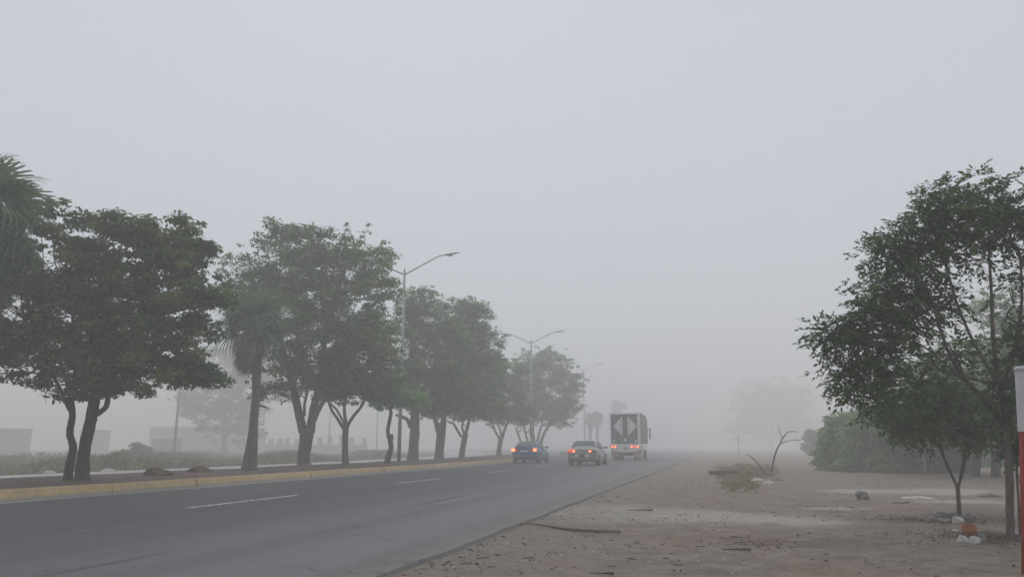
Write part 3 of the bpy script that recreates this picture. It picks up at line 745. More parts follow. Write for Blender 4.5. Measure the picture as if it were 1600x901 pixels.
def sedan(label, pos, heading, col, kind):
    T = tag(empty('sedan_car', pos, heading), label, 'car', 'cars driving away')
    def sec(w, zb, zt, crown=.03):
        return [(0, zb), (w * .82, zb), (w * .95, zb + .07), (w, zb + .26), (w * .995, zt - .26), (w * .955, zt - .07), (w * .87, zt - .01), (0, zt + crown)]
    dk = .06 if kind == 'blue' else .02
    loft('body', [(0.0, sec(.74, .46, .84 + dk)), (.03, sec(.83, .34, .96 + dk)), (.10, sec(.86, .27, 1.0 + dk)), (.45, sec(.885, .22, 1.03 + dk)), (.95, sec(.895, .2, 1.02)), (1.9, sec(.90, .19, .97)), (3.2, sec(.895, .19, .97)), (3.5, sec(.89, .19, .95)), (4.1, sec(.86, .22, .84)), (4.5, sec(.76, .26, .72)), (4.62, sec(.6, .34, .6))], col, T)
    # greenhouse
    yb, yr, yf, yw = .62, 1.32, 2.55, 3.42
    zr = 1.445
    def ghs(y, z, wt, wbm, zb):
        return (y, [(0, zb), (wbm, zb), (wbm * .99, zb + .03), (wt + (wbm - wt) * .12, z - .07), (wt, z - .015), (wt * .7, z + .015), (0, z + .025)])
    loft('cabin', [ghs(yb, 1.03 + dk, .74, .80, .9), ghs(yb + .08, 1.09 + dk, .73, .82, .9), ghs(yr - .1, 1.385, .63, .84, .9), ghs(yr + .15, zr - .01, .61, .845, .9), ghs(2.0, zr + .01, .62, .85, .9), ghs(yf, zr - .03, .61, .845, .9), ghs(yw - .1, 1.03, .70, .82, .9), ghs(yw, .97, .72, .80, .88)], col, T, sub=1)
    def pane(name, q, off=.012):
        v = [Vector(p) for p in q]; n = (v[1] - v[0]).cross(v[2] - v[0]).normalized()
        a = MB(); a.add([p + n * off for p in v] + [p - n * .03 for p in v], [(0, 1, 2, 3), (0, 4, 5, 1), (1, 5, 6, 2), (2, 6, 7, 3), (3, 7, 4, 0)]); return a.build(name, M['glass'], T, bevel=.008)
    pane('rear_window', [(-.70, yb + .12, 1.115 + dk), (.70, yb + .12, 1.115 + dk), (.555, yr - .04, 1.405), (-.555, yr - .04, 1.405)], .03)
    pane('windscreen', [(.70, yw - .14, 1.055), (-.70, yw - .14, 1.055), (-.56, yf + .06, 1.41), (.56, yf + .06, 1.41)], .03)
    for s in (-1, 1):
        q1 = [(s * .835, 1.22, 1.03), (s * .845, 2.0, 1.02), (s * .665, 2.0, 1.385), (s * .665, 1.36, 1.375)]
        q2 = [(s * .845, 2.06, 1.02), (s * .835, 3.12, 1.02), (s * .665, 2.6, 1.37), (s * .665, 2.06, 1.385)]
        for q in (q1, q2): pane('side_window', q if s > 0 else q[::-1])
        a = MB(); a.box((s * .99, 3.0, 1.04), (.2, .10, .14)); a.box((s * .88, 3.02, 1.0), (.1, .05, .05)); a.build('wing_mirror', M['black'] if kind == 'blue' else col, T, bevel=.02)
        for yy in (1.62, 2.7):
            a = MB(); a.box((s * .905, yy, .84), (.03, .17, .03)); a.build('door_handle', col, T, bevel=.008)
        for yy in (1.16, 2.04, 3.1):
            a = MB(); a.box((s * .9, yy, .66), (.006, .012, .5)); a.build('door_gap', M['black'], T)
        for yy in (.92, 3.62):
            a = MB(); disc_tube(a, (s * .80, yy, .33), .365, .214, 24); a.build('wheel_arch', M['black'], T)
            wheel(T, (s * .805, yy, .315), .315, .21, s)
    a = MB(); a.box((0, .06, .30), (1.45, .2, .15)); a.build('bumper_valance', M['black'], T, bevel=.04)
    a = MB(); a.box((0, .0, .47), (1.52, .16, .2)); a.build('rear_bumper', col, T, bevel=.07)
    a = MB(); a.box((0, -.0, .60), (1.5, .02, .012)); a.build('bumper_gap', M['black'], T)
    a = MB(); a.tube([(.5, -.06, .24), (.5, .3, .25)], [.03, .03], 10); a.build('exhaust_pipe', M['chrome'], T)
    a = MB(); a.box((0, .58, 1.43) if False else (0, .60, 1.125 + dk), (.3, .05, .02)); a.build('brake_light', M['red_dim'], T)
    if kind == 'blue':
        a = MB(); a.box((0, -.015, .80), (.5, .03, .14)); a.build('licence_plate', M['white_plate'], T, bevel=.01)
        a = MB(); a.box((0, -.005, .905), (1.0, .05, .035)); a.build('trunk_trim', M['black'], T, bevel=.01)
        a = MB(); a.box((0, .06, 1.075), (1.25, .16, .03)); a.build('trunk_lip', col, T, bevel=.012)
        for s in (-1, 1):
            a = MB(); a.box((s * .69, .035, .86), (.34, .15, .2), Matrix.Rotation(s * -.22, 3, 'Z')); tl = a.build('tail_light', M['red_lens'], T, bevel=.05)
            a = MB(); a.box((s * .74, -.035, .87), (.22, .06, .18), Matrix.Rotation(s * -.22, 3, 'Z')); a.build('bulb', M['bulb'], tl, bevel=.04)
    else:
        a = MB(); a.box((0, -.095, .56), (.34, .03, .15)); a.build('licence_plate', M['black'], T, bevel=.01)
        for s in (-1, 1):
            a = MB(); a.box((s * .29, -.092, .565), (.19, .02, .15)); a.build('plate_surround', M['white_plate'], T, bevel=.01)
        a = MB(); a.box((0, .0, .95), (.9, .06, .03)); a.build('trunk_trim', M['chrome'], T, bevel=.01)
        for s in (-1, 1):
            rot = Matrix.Rotation(s * -.16, 3, 'Z') @ Matrix.Rotation(s * .18, 3, 'Y')
            a = MB(); a.box((s * .62, .02, .84), (.5, .14, .17), rot); tl = a.build('tail_light', M['red_lens'] if s < 0 else M['red_dim'], T, bevel=.06)
            for kk, xx in enumerate((.48, .70)):
                a = MB(); disc = [(s * xx + .06 * math.cos(2 * math.pi * j / 12), -.075 + (.03 if kk else 0), .835 + kk * .03 + .06 * math.sin(2 * math.pi * j / 12)) for j in range(12)]
                back = [(p[0], p[1] + .08, p[2]) for p in disc]
                a.add(disc + back, [tuple(range(12))] + [(j, j + 12, (j + 1) % 12 + 12, (j + 1) % 12) for j in range(12)])
                a.build('bulb', M['bulb'] if kk == 0 else (M['bulb_soft'] if s < 0 else M['clear_lens']), tl)
    return T
sedan('blue sedan with bright red tail lights driving by the median', (-12.85, 49.0, 0), R(2.0), M['blue'], 'blue')
sedan('silver sedan with orange-lit tail lights in the middle lane', (-7.95, 43.6, 0), R(.6), M['silver'], 'silver')

def truck(pos, heading):
    T = tag(empty('box_truck', pos, heading), 'tall truck with white split diamond on dark ribbed rear doors', 'truck')
    WHT = varied('truck_white', (.68, .68, .67), (.8, .8, .78), 2, .5, .05)
    DRK = varied('truck_dark_panel', (.035, .035, .037), (.06, .058, .06), 4, .55, .1)
    SID = varied('truck_side_panel', (.05, .055, .065), (.075, .08, .09), 3, .5, .1)
    GRM = varied('truck_mudguard_redlit', (.30, .17, .14), (.40, .24, .20), 4, .7, .1)  # pinkish: red light from the tail lamps is painted into the mudguard colour
    W2 = 1.2; L = 7.4; zb, zt = 1.32, 3.62
    def b(name, c, d, mat, parent=T, bevel=.0, rot=None):
        a = MB(); a.box(c, d, rot); return a.build(name, mat, parent, bevel=bevel)
    # cargo body with a roof that rounds over towards the front
    a = MB(); prof = [(.06, zb), (L, zb), (L, 2.9), (L - .25, 3.3), (L - .9, 3.66), (2.5, 3.76), (.9, 3.76), (.06, zt)]
    n = len(prof)
    a.v = [(x, y_, z_) for x in (-W2 + .02, W2 - .02) for y_, z_ in prof]
    a.f = [tuple(range(n - 1, -1, -1)), tuple(range(n, 2 * n))] + [(k, (k + 1) % n, n + (k + 1) % n, n + k) for k in range(n)]; a.m = [0] * len(a.f)
    a.build('cargo_body', SID, T, bevel=.05)
    b('rear_frame', (0, .04, (zb + zt) / 2), (2 * W2 - .30, .06, zt - zb), DRK)
    for k in range(14):                                # ribs of the rear doors
        x = -W2 + .12 + k * .15
        if abs(x - (-W2 + .12 + 13 * .15)) > 3: continue
        b('rib', (x, -.005, (zb + zt) / 2), (.05, .04, zt - zb - .1), DRK)
    b('door_seam', (-.02, -.012, (zb + zt) / 2), (.30, .05, zt - zb - .06), DRK, bevel=.01)
    for x in (-.78, -.36, .32, .74): b('lock_rod', (x, -.055, (zb + zt) / 2), (.03, .03, zt - zb - .15), M['rim'])
    for x in (-W2 + .16, W2 - .29):
        for z_ in (1.6, 2.4, 3.3): b('hinge', (x, -.04, z_), (.12, .04, .07), M['rim'])
    b('corner_post', (W2 - .13, -.01, (zb + zt) / 2 - .02), (.21, .12, zt - zb), WHT, bevel=.02)
    b('roof_rail', (0, -.0, zt + .03), (2 * W2 - .1, .1, .07), WHT, bevel=.02)
    cz = 2.68; hz = .80
    for s in (-1, 1):                                   # the split white diamond
        x0 = s * .20 - .02; x1 = s * .95 - .02
        vs = [(x0, -.04, cz + hz), (x0, -.04, cz - hz), (x1, -.04, cz)]
        a = MB(); a.add(vs + [(p[0], p[1] + .035, p[2]) for p in vs], [(0, 1, 2), (0, 3, 4, 1), (1, 4, 5, 2), (2, 5, 3, 0)]); a.build('diamond_half', WHT, T)
    for x, z_, h_ in ((-.93, 1.52, .16), (-.03, 1.62, .28), (.80, 1.50, .18)):
        b('latch_plate', (x, -.045, z_), (.2 if x else .16, .04, h_), M['white_plate'], bevel=.01)
    # white bumper beam with a bowed lower edge
    a = MB(); n = 12
    for i in range(n + 1):
        u = i / n * 2 - 1; x = u * (W2 + .08); lo = .66 + .22 * abs(u) ** 2.2
        a.v += [(x, -.12 + .1 * u * u, 1.28), (x, -.12 + .1 * u * u, lo), (x, .2, lo), (x, .2, 1.28)]
    for i in range(n):
        for k in range(4): a.f.append((i * 4 + k, i * 4 + (k + 1) % 4, i * 4 + 4 + (k + 1) % 4, i * 4 + 4 + k)); a.m.append(0)
    a.f += [(3, 2, 1, 0), tuple(n * 4 + k for k in range(4))]; a.m += [0, 0]
    bp = a.build('bumper', WHT, T)
    def lampset(name, xs, par, mats):
        for x, mt in zip(xs, mats):
            a = MB(); yy = -.135 + .1 * (x / (W2 + .08)) ** 2
            d = [(x + .1 * math.cos(2 * math.pi * j / 14), yy, 1.09 + .12 * math.sin(2 * math.pi * j / 14)) for j in range(14)]
            a.add(d + [(p[0], p[1] + .06, p[2]) for p in d], [tuple(range(14))] + [(j, j + 14, (j + 1) % 14 + 14, (j + 1) % 14) for j in range(14)])
            tl = a.build(name, M['red_lens'], T)
            a = MB(); d = [(x + .06 * math.cos(2 * math.pi * j / 12), yy - .012, 1.09 + .075 * math.sin(2 * math.pi * j / 12)) for j in range(12)]
            a.add(d + [(p[0], p[1] + .012, p[2]) for p in d], [tuple(range(12))] + [(j, j + 12, (j + 1) % 12 + 12, (j + 1) % 12) for j in range(12)])
            a.build('bulb', mt, tl)
    lampset('tail_light', (-1.07, -.83), T, (M['bulb'], M['bulb']))
    lampset('tail_light', (.46, .71, .96), T, (M['bulb'], M['bulb_soft'], M['bulb']))
    a = MB(); d = [(-.02 + .17 * math.cos(2 * math.pi * j / 18), -.135, .95 + .11 * math.sin(2 * math.pi * j / 18)) for j in range(18)]
    a.add(d + [(p[0], p[1] + .03, p[2]) for p in d], [tuple(range(18))] + [(j, j + 18, (j + 1) % 18 + 18, (j + 1) % 18) for j in range(18)]); a.build('round_emblem', M['rim'], T)
    for s in (-1, 1):
        b('mudguard', (s * .90, .12, .60), (.58, .05, .62), GRM, bevel=.02)
        for xx in (.98, .68): wheel(T, (s * xx, .85, .45), .45, .26, s)
        wheel(T, (s * 1.0, 6.0, .45), .45, .26, s)
        b('side_skirt', (s * (W2 - .02), 3.6, 1.02), (.06, 4.0, .5), WHT, bevel=.01)
        for yy in (.45, 1.1): b('side_marker', (s * (W2 + .02), yy, 1.16), (.04, .14, .12), M['red_lens'], bevel=.01)
        b('wing_mirror', (s * (W2 + .20), L - .3, 2.2), (.12, .14, .95), M['black'], bevel=.03)
        a = MB(); a.tube([(s * W2, L - .4, 2.55), (s * (W2 + .2), L - .3, 2.55)], [.03, .03], 6); a.build('mirror_bracket', M['black'], T)
        b('cab_window', (s * (W2 - .01), L - .8, 2.45), (.04, .9, .7), M['glass'], bevel=.02)
    b('underbody', (0, 1.2, .75), (1.7, 2.2, .5), M['black'], bevel=.02)
    b('chassis', (0, 4.0, .95), (1.3, 6.6, .5), M['black'], bevel=.02)
    b('axle', (0, .85, .45), (1.6, .18, .2), M['black'], bevel=.03)
truck((-7.45, 60.3, 0), R(1.0))

# low concrete end of the next median, beyond the gap
p = gpt(882, 92, 0)
a = MB(); a.box((p.x, p.y, .26), (1.15, .8, .52), taper=.82); tag(a.build('concrete_barrier', CONC, origin=p, bevel=.06), 'small concrete barrier block on the road between the two cars', 'barrier')

# ------------------------------------------------------------------ roadside on the right
def gz(x, y): return ground_h(x, y)
DIRT_D = lambda px, py: (lambda q: q.x * -SY + q.y * CY)(at(px, py, GZ))
# near feathery tree
make_tree('roadside_tree', 'large feathery-leaved tree at the right edge beside the red post', 1578, DIRT_D(1578, 843), GZ,
      [(1578, 845, 8.5), (1578, 800, 7.6), (1577, 740, 7.2), (1574, 690, 7), (1569, 640, 6.5), (1560, 590, 5), (1552, 530, 4), (1549, 460, 3.2), (1545, 390, 2.4)],
      [[(1572, 665, 5, 0), (1530, 625, 4.5, -.1), (1490, 590, 4, -.2), (1460, 540, 3, -.25), (1435, 470, 2, -.3)],
       [(1492, 594, 2.6, -.2), (1460, 575, 2.2, -.3), (1425, 552, 1.8, -.4), (1380, 530, 1.4, -.5)],
       [(1560, 600, 4, 0), (1530, 520, 3, .2), (1510, 450, 2.5, .3), (1490, 370, 1.8, .3)],
       [(1565, 610, 4.5, 0), (1600, 540, 3.5, .2), (1620, 460, 3, .3), (1615, 380, 2, .3)],
       [(1574, 700, 4, 0), (1520, 685, 3, .2), (1470, 650, 2.2, .3), (1400, 620, 1.6, .3)]],
      [(1460, 322, 26, 22), (1498, 306, 18, 16), (1550, 314, 32, 28), (1575, 345, 26, 28), (1450, 355, 36, 28), (1500, 360, 46, 36), (1540, 360, 30, 24), (1420, 395, 40, 28), (1385, 385, 22, 18), (1470, 405, 48, 38), (1405, 440, 48, 36), (1460, 465, 46, 36), (1372, 465, 36, 30), (1345, 490, 30, 24), (1400, 500, 50, 34), (1330, 525, 40, 28), (1300, 520, 20, 14), (1385, 550, 48, 30), (1335, 570, 38, 28), (1320, 605, 28, 22), (1370, 600, 40, 28), (1425, 620, 44, 26), (1605, 350, 30, 34), (1640, 400, 50, 50), (1610, 470, 28, 46), (1640, 540, 56, 60), (1590, 560, 40, 50), (1565, 600, 30, 34), (1590, 660, 30, 30), (1478, 555, 22, 16)],
      4300, .22, M['leaf_neem'], M['bark_young'], seed=31, clump=.27, style='pinnate', sprig=.1, deep=.4, dens=.75, nside=12)
make_tree('young_tree', 'young tree with its thin trunk forking in a V, ringed by stones', 1499, DIRT_D(1499, 808), GZ,
      [(1499, 811, 4.6), (1498, 790, 4.0), (1497, 770, 3.9), (1496, 756, 4.2)],
      [[(1495, 760, 2.6), (1484, 735, 2.4), (1473, 710, 2.2), (1461, 684, 2), (1445, 655, 1.5)], [(1496, 758, 2.2), (1486, 730, 2, .1), (1478, 705, 1.8, .1), (1470, 675, 1.5, .1)],
       [(1498, 758, 2.2), (1505, 735, 2), (1509, 705, 1.8), (1510, 680, 1.5)], [(1499, 757, 2.4), (1508, 735, 2.2, .1), (1515, 705, 2, .1), (1520, 680, 1.5, .1)]],
      [(1420, 655, 40, 22), (1460, 640, 46, 28), (1505, 645, 40, 28), (1390, 640, 26, 18), (1440, 672, 36, 14), (1540, 660, 30, 26), (1512, 682, 24, 10), (1475, 610, 36, 24)],
      2600, .2, M['leaf_neem'], M['bark_young'], seed=32, clump=.24, style='pinnate', sprig=.3, deep=.5, dens=.8, nside=8)
b0 = at(1594, 838, GZ)
make_tree('slender_sapling', 'thin dark sapling stem between the roadside tree and the red post', 1594, DIRT_D(1594, 838), GZ,
      [(1594, 840, 2.6), (1592, 790, 2.2), (1589, 740, 1.9), (1590, 690, 1.5), (1593, 640, 1)], [],
      [(1592, 690, 14, 12), (1590, 650, 16, 20), (1586, 715, 8, 8)], 260, .16, M['leaf_neem'], M['bark_dark'], seed=33, clump=.16, style='pinnate', deep=.2, nside=6)
# thick-trunked trees farther back on the right
RB = 'thick trees behind the roadside tree'
make_tree('shade_tree', 'thick forked trunk in the shade right of the V-forked young tree', 1524, 28, GZ,
      [(1524, 752, 9), (1525, 730, 8), (1527, 712, 8), (1529, 700, 8)],
      [[(1526, 705, 5), (1518, 680, 4.5), (1510, 650, 4)], [(1531, 705, 5), (1540, 680, 4.5), (1552, 650, 4)]],
      [(1430, 600, 40, 30), (1480, 580, 46, 36), (1540, 560, 50, 44), (1460, 640, 50, 34), (1520, 630, 50, 40), (1575, 610, 40, 50), (1500, 665, 50, 24), (1400, 660, 30, 24), (1560, 660, 40, 24), (1560, 480, 36, 34)],
      22000, .16, M['leaf_hedge'], M['bark_dark'], group=RB, seed=34, clump=.45)
make_tree('shade_tree', 'thick straight trunk in the shade nearest the roadside tree', 1556, 28.5, GZ,
      [(1556, 752, 9.5), (1556, 720, 8.5), (1554, 690, 8.5), (1552, 660, 8)], [[(1553, 680, 5), (1570, 640, 4), (1590, 600, 3)]],
      [(1610, 560, 50, 50), (1580, 620, 44, 40), (1640, 620, 50, 50), (1620, 680, 44, 30), (1590, 520, 40, 34)],
      15000, .16, M['leaf_hedge'], M['bark_dark'], group=RB, seed=35, clump=.45)
make_tree('shade_tree', 'dark trunk left of the V-forked young tree, farther back', 1484, 33, GZ,
      [(1484, 748, 6), (1484, 720, 5.2), (1482, 690, 5), (1478, 660, 4.5)], [],
      [(1470, 640, 40, 30), (1430, 650, 40, 26), (1500, 650, 34, 26), (1390, 668, 26, 16)], 9000, .16, M['leaf_hedge'], M['bark_grey'], group=RB, seed=36, clump=.45)
a = MB(); p = gpt(1447, 31, GZ); a.tube([(p.x, p.y, GZ - .1), (p.x + .02, p.y, 1.7)], [.07, .055], 8); a.tube([(p.x + .01, p.y, 1.2), (p.x + .3, p.y, 1.75)], [.02, .015], 6)
tag(a.build('fence_post', varied('weathered_wood', (.16, .15, .14), (.25, .24, .22), 8, .95, .5), origin=p), 'pale thin post standing against the green thicket', 'post')
def bush(name, label, D, lobes, n, L, mat, seed, style='strand', clump=.45, group=None, zb=GZ, lsize=.15):
    rg = np.random.default_rng(seed); rr = random.Random(seed); S = D / FPX
    cx = sum(l[0] for l in lobes) / len(lobes); base = gpt(cx, D, zb); T = tag(empty(name, base), label, 'bush', group)
    st = MB(); cs = []; cr = []
    for (lx, ly, rx, ry) in lobes:
        for k in range(max(5, int(6 * rx * ry * S * S / clump ** 2))):
            d = Vector((rr.gauss(0, 1), rr.gauss(0, 1), rr.gauss(0, 1))).normalized() * rr.uniform(.3, 1)
            q = pt(lx, ly, D) + Vector((d.x * rx * S, d.y * rx * S, d.z * ry * S)); q.z = max(q.z, zb + .1)
            cs.append(q); cr.append(clump * rr.uniform(.6, 1.1))
            if k % 4 == 0:
                g = gpt(lx + rr.uniform(-.5, .5) * rx, D, zb - .05)
                p_, r_ = spline([g, (g + q) / 2 + Vector((0, 0, .15)), q], [.025, .016, .006], 3); st.tube(p_, r_, 5)
    V, ti = strand_cloud(cs, cr, n, L, .016, rng=rg) if style == 'strand' else leaf_cloud(cs, cr, n, lsize, rng=rg)
    V[:, 2] = np.maximum(V[:, 2], zb + .01)
    st.build('stem', M['bark_dark'], T, base)
    crown_object('foliage', V, ti, mat, T, base)
    return T
TH = 'feathery bushes on the right'
bush('feathery_bush', 'pale green feathery bush at the left end of the right-hand thicket', 37, [(1335, 692, 24, 18), (1322, 712, 20, 18), (1350, 718, 26, 16), (1318, 676, 9, 7), (1340, 668, 10, 6), (1306, 706, 7, 10)], 6750, .85, M['leaf_hedge'], 41, group=TH)
bush('feathery_bush', 'rounded mid-green bush in the middle of the right-hand thicket', 35, [(1375, 692, 28, 24), (1395, 712, 34, 24), (1360, 722, 26, 16), (1368, 664, 12, 7), (1392, 668, 10, 9), (1352, 674, 9, 6)], 9750, .85, M['leaf_hedge'], 42, group=TH)
bush('feathery_bush', 'dark green bush under the tree foliage behind the pale thin post', 33.5, [(1430, 700, 34, 30), (1460, 712, 36, 28), (1420, 728, 34, 14)], 9750, .85, M['leaf_hedge'], 43, group=TH)
bush('feathery_bush', 'shaded bush between the thick trunks at the far right', 44, [(1510, 715, 30, 20), (1545, 710, 34, 24), (1590, 712, 30, 24), (1500, 730, 20, 10)], 8250, .85, M['leaf_hedge'], 44, group=TH)
# ghostly trees deep in the fog
FAR = 'trees fading into the fog'
def far_tree(label, px, D, trunk, lobes, n, seed, ls, clump, limbs=()):
    return make_tree('foggy_tree', label, px, D, GZ, trunk, list(limbs), lobes, n, ls, M['leaf_far'], M['bark_grey'], group=FAR, seed=seed, clump=clump, deep=.8)
far_tree('huge rounded ghostly tree in the fog behind the bare sapling', 1205, 270, [(1205, 704, 3), (1205, 680, 2.5), (1206, 650, 2)], [(1205, 620, 48, 26), (1170, 645, 34, 32), (1240, 640, 34, 34), (1205, 660, 50, 30), (1255, 670, 24, 22), (1160, 675, 22, 20)], 26000, 51, .9, 2.6)
far_tree('small dark hazy tree left of the feathery thicket', 1275, 82, [(1275, 713, 2), (1274, 700, 1.8), (1274, 688, 1.5)], [(1272, 686, 14, 13), (1288, 692, 12, 10), (1280, 702, 16, 9), (1266, 700, 8, 9)], 6500, 52, .3, .7)
far_tree('tall narrow ghostly tree left of the truck', 966, 215, [(966, 703, 2), (966, 680, 1.8), (965, 660, 1.2)], [(966, 636, 12, 12), (962, 655, 12, 16), (970, 672, 10, 14)], 3500, 53, .6, 1.3)
far_tree('large pale ghostly tree behind the low building at left', 352, 130, [(352, 712, 5), (350, 680, 4), (348, 640, 3)], [(360, 560, 30, 26), (320, 610, 36, 30), (365, 610, 40, 36), (300, 635, 22, 20), (350, 650, 40, 30), (395, 640, 24, 26), (430, 600, 20, 24), (375, 675, 28, 18)], 20000, 54, .55, 1.6)
def far_palm(label, px, D, top, seed, sc_=1.0):
    palm(label, px, D, 0.0, [(px, 704, 3), (px, 690, 2.6), (px + .5, top + 10, 2.4), (px, top, 2.2)], (px, top), 24, 22, sc_, seed, .9, group='hazy palms beyond the median gap')
far_palm('left one of two hazy palms between the silver car and the truck', 922, 150, 655, 61)
far_palm('right one of two hazy palms between the silver car and the truck', 933, 155, 652, 62)

# ------------------------------------------------------------------ beyond the median on the left
WALL = varied('block_wall', (.19, .19, .185), (.27, .265, .26), 1.5, .95, .4)
PLASTER = varied('pale_plaster', (.42, .42, .42), (.52, .52, .51), .8, .9, .2)
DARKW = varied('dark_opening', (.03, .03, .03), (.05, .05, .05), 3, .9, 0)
FZ = GZ - .03
def hut(name, label, px0, px1, D, top_py, mat, depth, cat='building', roof=True, door=None, courses=0, parts=()):
    a0, a1 = gpt(px0, D, FZ), gpt(px1, D, FZ); wd = (a1 - a0).length; h = pt(px0, top_py, D).z - FZ
    c = (a0 + a1) / 2; T = tag(empty(name, c, YAW), label, cat)
    a = MB(); a.box((0, depth / 2, h / 2 - .1), (wd, depth, h + .2)); a.build('wall', mat, T)
    if roof: a = MB(); a.box((0, depth / 2, h + .07), (wd + .3, depth + .3, .14)); a.build('roof_slab', CONC, T, bevel=.02)
    for (x, z, w_, h_, mt, nm) in parts:
        a = MB(); a.box((x * wd, -.02, z), (w_, .08, h_)); a.build(nm, mt, T)
    return T
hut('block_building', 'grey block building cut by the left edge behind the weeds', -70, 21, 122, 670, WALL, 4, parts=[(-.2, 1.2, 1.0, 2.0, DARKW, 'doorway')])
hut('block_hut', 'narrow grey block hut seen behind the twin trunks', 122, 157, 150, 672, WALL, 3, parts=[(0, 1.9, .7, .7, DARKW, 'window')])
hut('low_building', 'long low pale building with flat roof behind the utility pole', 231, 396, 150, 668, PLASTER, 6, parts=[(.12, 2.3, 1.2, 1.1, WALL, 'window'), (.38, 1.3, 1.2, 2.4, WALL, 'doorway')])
hut('tool_shed', 'dark shed in front of the low pale building', 236, 274, 132, 686, varied('shed_boards', (.09, .09, .085), (.14, .14, .13), 3, .9, .3), 2, 'shed')
# broken wall of pillars
c0 = gpt(405, 165, FZ); T = tag(empty('pillar_wall', c0, YAW), 'foggy low wall with a row of uneven pillars between palm and trunks', 'wall')
S = 165 / FPX
a = MB(); a.box((11.5, 0, .75), (24, .2, 1.7)); a.build('wall', WALL, T)
for k, (px, tp) in enumerate([(410, 682), (422, 686), (436, 685), (447, 684), (462, 686), (497, 683), (512, 680), (530, 679), (545, 683), (565, 684)]):
    h = (697 - tp) * S + 1.2; a = MB(); a.box(((px - 405) * S, 0, h / 2), (.9 + .15 * (k % 3), .4, h)); a.build('pillar', WALL, T)
WOODP = varied('utility_pole_concrete', (.24, .24, .24), (.32, .32, .31), 3, .9, .2)
tops = []
for px, D, hh, lab in ((271, 84, 11.0, 'pale utility pole standing before the low building at left'), (513, 150, 11.0, 'faint distant pole in the fog between the forked trunks'), (588, 145, 9.0, 'faint distant pole in the fog left of the crooked trunk')):
    g = gpt(px, D, FZ); T = tag(empty('utility_pole', g, YAW), lab, 'pole', 'utility poles across the road')
    a = MB(); a.tube([(0, 0, -.1), (0, 0, hh)], [.17, .11], 10); a.build('pole', WOODP, T, smooth=True)
    a = MB(); a.box((0, -.12, hh - .5), (1.8, .1, .12)); a.build('crossarm', WOODP, T)
    tops.append(g + Vector((0, 0, hh - .4)))
mb = MB(); n = 16
ptsw = [tops[0].lerp(tops[2], i / n) - Vector((0, 0, 1.2 * 4 * (i / n) * (1 - i / n))) for i in range(n + 1)]
mb.tube(ptsw, [.012] * (n + 1), 4); tag(mb.build('overhead_wire', M['black']), 'thin overhead wire strung between the utility poles', 'wire')
a = MB(); p = gpt(1155, 95, GZ); a.tube([(0, 0, -.1), (0, 0, 2.6)], [.05, .045], 6); tag(a.build('thin_post', WOODP), 'faint thin post left of the bare sapling', 'post').location = p

# weeds
def blades(name, spots, mat, label, cat, seed, hscale=1.0, wscale=1.0):
    rg = np.random.default_rng(seed); sp = np.array(spots)            # x, y, z, h
    n = len(sp); a = rg.uniform(0, 6.283, n); d = np.stack([np.cos(a), np.sin(a), 0 * a], 1); s = np.stack([-np.sin(a), np.cos(a), 0 * a], 1)
    h = sp[:, 3] * rg.uniform(.5, 1.2, n) * hscale; w_ = (.012 + .012 * rg.random(n)) * wscale
    p = sp[:, :3]; up = np.array([0, 0, 1.0]); ln = rg.uniform(.1, .7, n)
    mid = p + up * (h * .6)[:, None] + d * (h * ln * .3)[:, None]; tip = p + up * h[:, None] * (1 - .3 * ln[:, None]) + d * (h * ln)[:, None]
    V = np.stack([p - s * w_[:, None], p + s * w_[:, None], mid + s * w_[:, None] * .7, tip], 1).reshape(-1, 3)
    o = crown_object(name, V, rg.random(n), mat, None, (0, 0, 0)); tag(o, label, cat, kind='stuff'); return o
sp = []
rr = random.Random(70)
while len(sp) < 42000:
    y = rr.uniform(8, 95); x = kerb_x(y) - 13.7 - abs(rr.gauss(0, 1)) * 14
    dens = .5 + .5 * math.sin(x * .5 + 2) * math.sin(y * .33)
    if rr.random() < .35 + .65 * dens: sp.append((x, y, FZ, .14 + .8 * dens ** 2 * min(1, (kerb_x(y) - 13.7 - x) / 3)))
blades('weeds', sp, M['grass'], 'hazy yellow-green weeds across the far carriageway', 'weeds', 71, 1.0, 2.2)
bush('roadside_shrub', 'small leafy shrub in the weeds right of the twin trunks', 42, [(180, 716, 16, 12), (192, 724, 16, 9), (172, 728, 12, 7)], 1800, .3, M['grass'], 72, 'leaf', .35, zb=FZ, group='shrubs among the weeds', lsize=.12)
bush('roadside_shrub', 'low pale shrub in the weeds below the low building', 50, [(292, 718, 12, 8), (302, 722, 12, 6)], 1200, .3, M['grass'], 73, 'leaf', .3, zb=FZ, group='shrubs among the weeds', lsize=.12)
bush('roadside_shrub', 'dark bush rising left of the tool shed', 70, [(215, 700, 14, 10), (205, 706, 14, 8), (225, 704, 10, 10)], 2500, .3, M['leaf_far'], 74, 'leaf', .5, zb=FZ, group='shrubs among the weeds', lsize=.2)
PALE = varied('pale_stone', (.38, .37, .35), (.58, .56, .53), 9, .95, .6)
GREYS = varied('grey_stone', (.13, .125, .12), (.26, .25, .24), 9, .95, .7)
BROWNS = varied('brown_stone', (.17, .145, .13), (.33, .29, .27), 9, .95, .7)
for i, (px, py, lab) in enumerate([(75, 742, 'pale stone at the weed edge left of the twin trunks'), (168, 739, 'pale stone at the weed edge right of the twin trunks')]):
    q = at(px, py, FZ); rock('pale_stone', lab, 'stone', (q.x, q.y, FZ + .05), (.30, .2, .16), PALE, 80 + i, 'pale stones in the weeds')

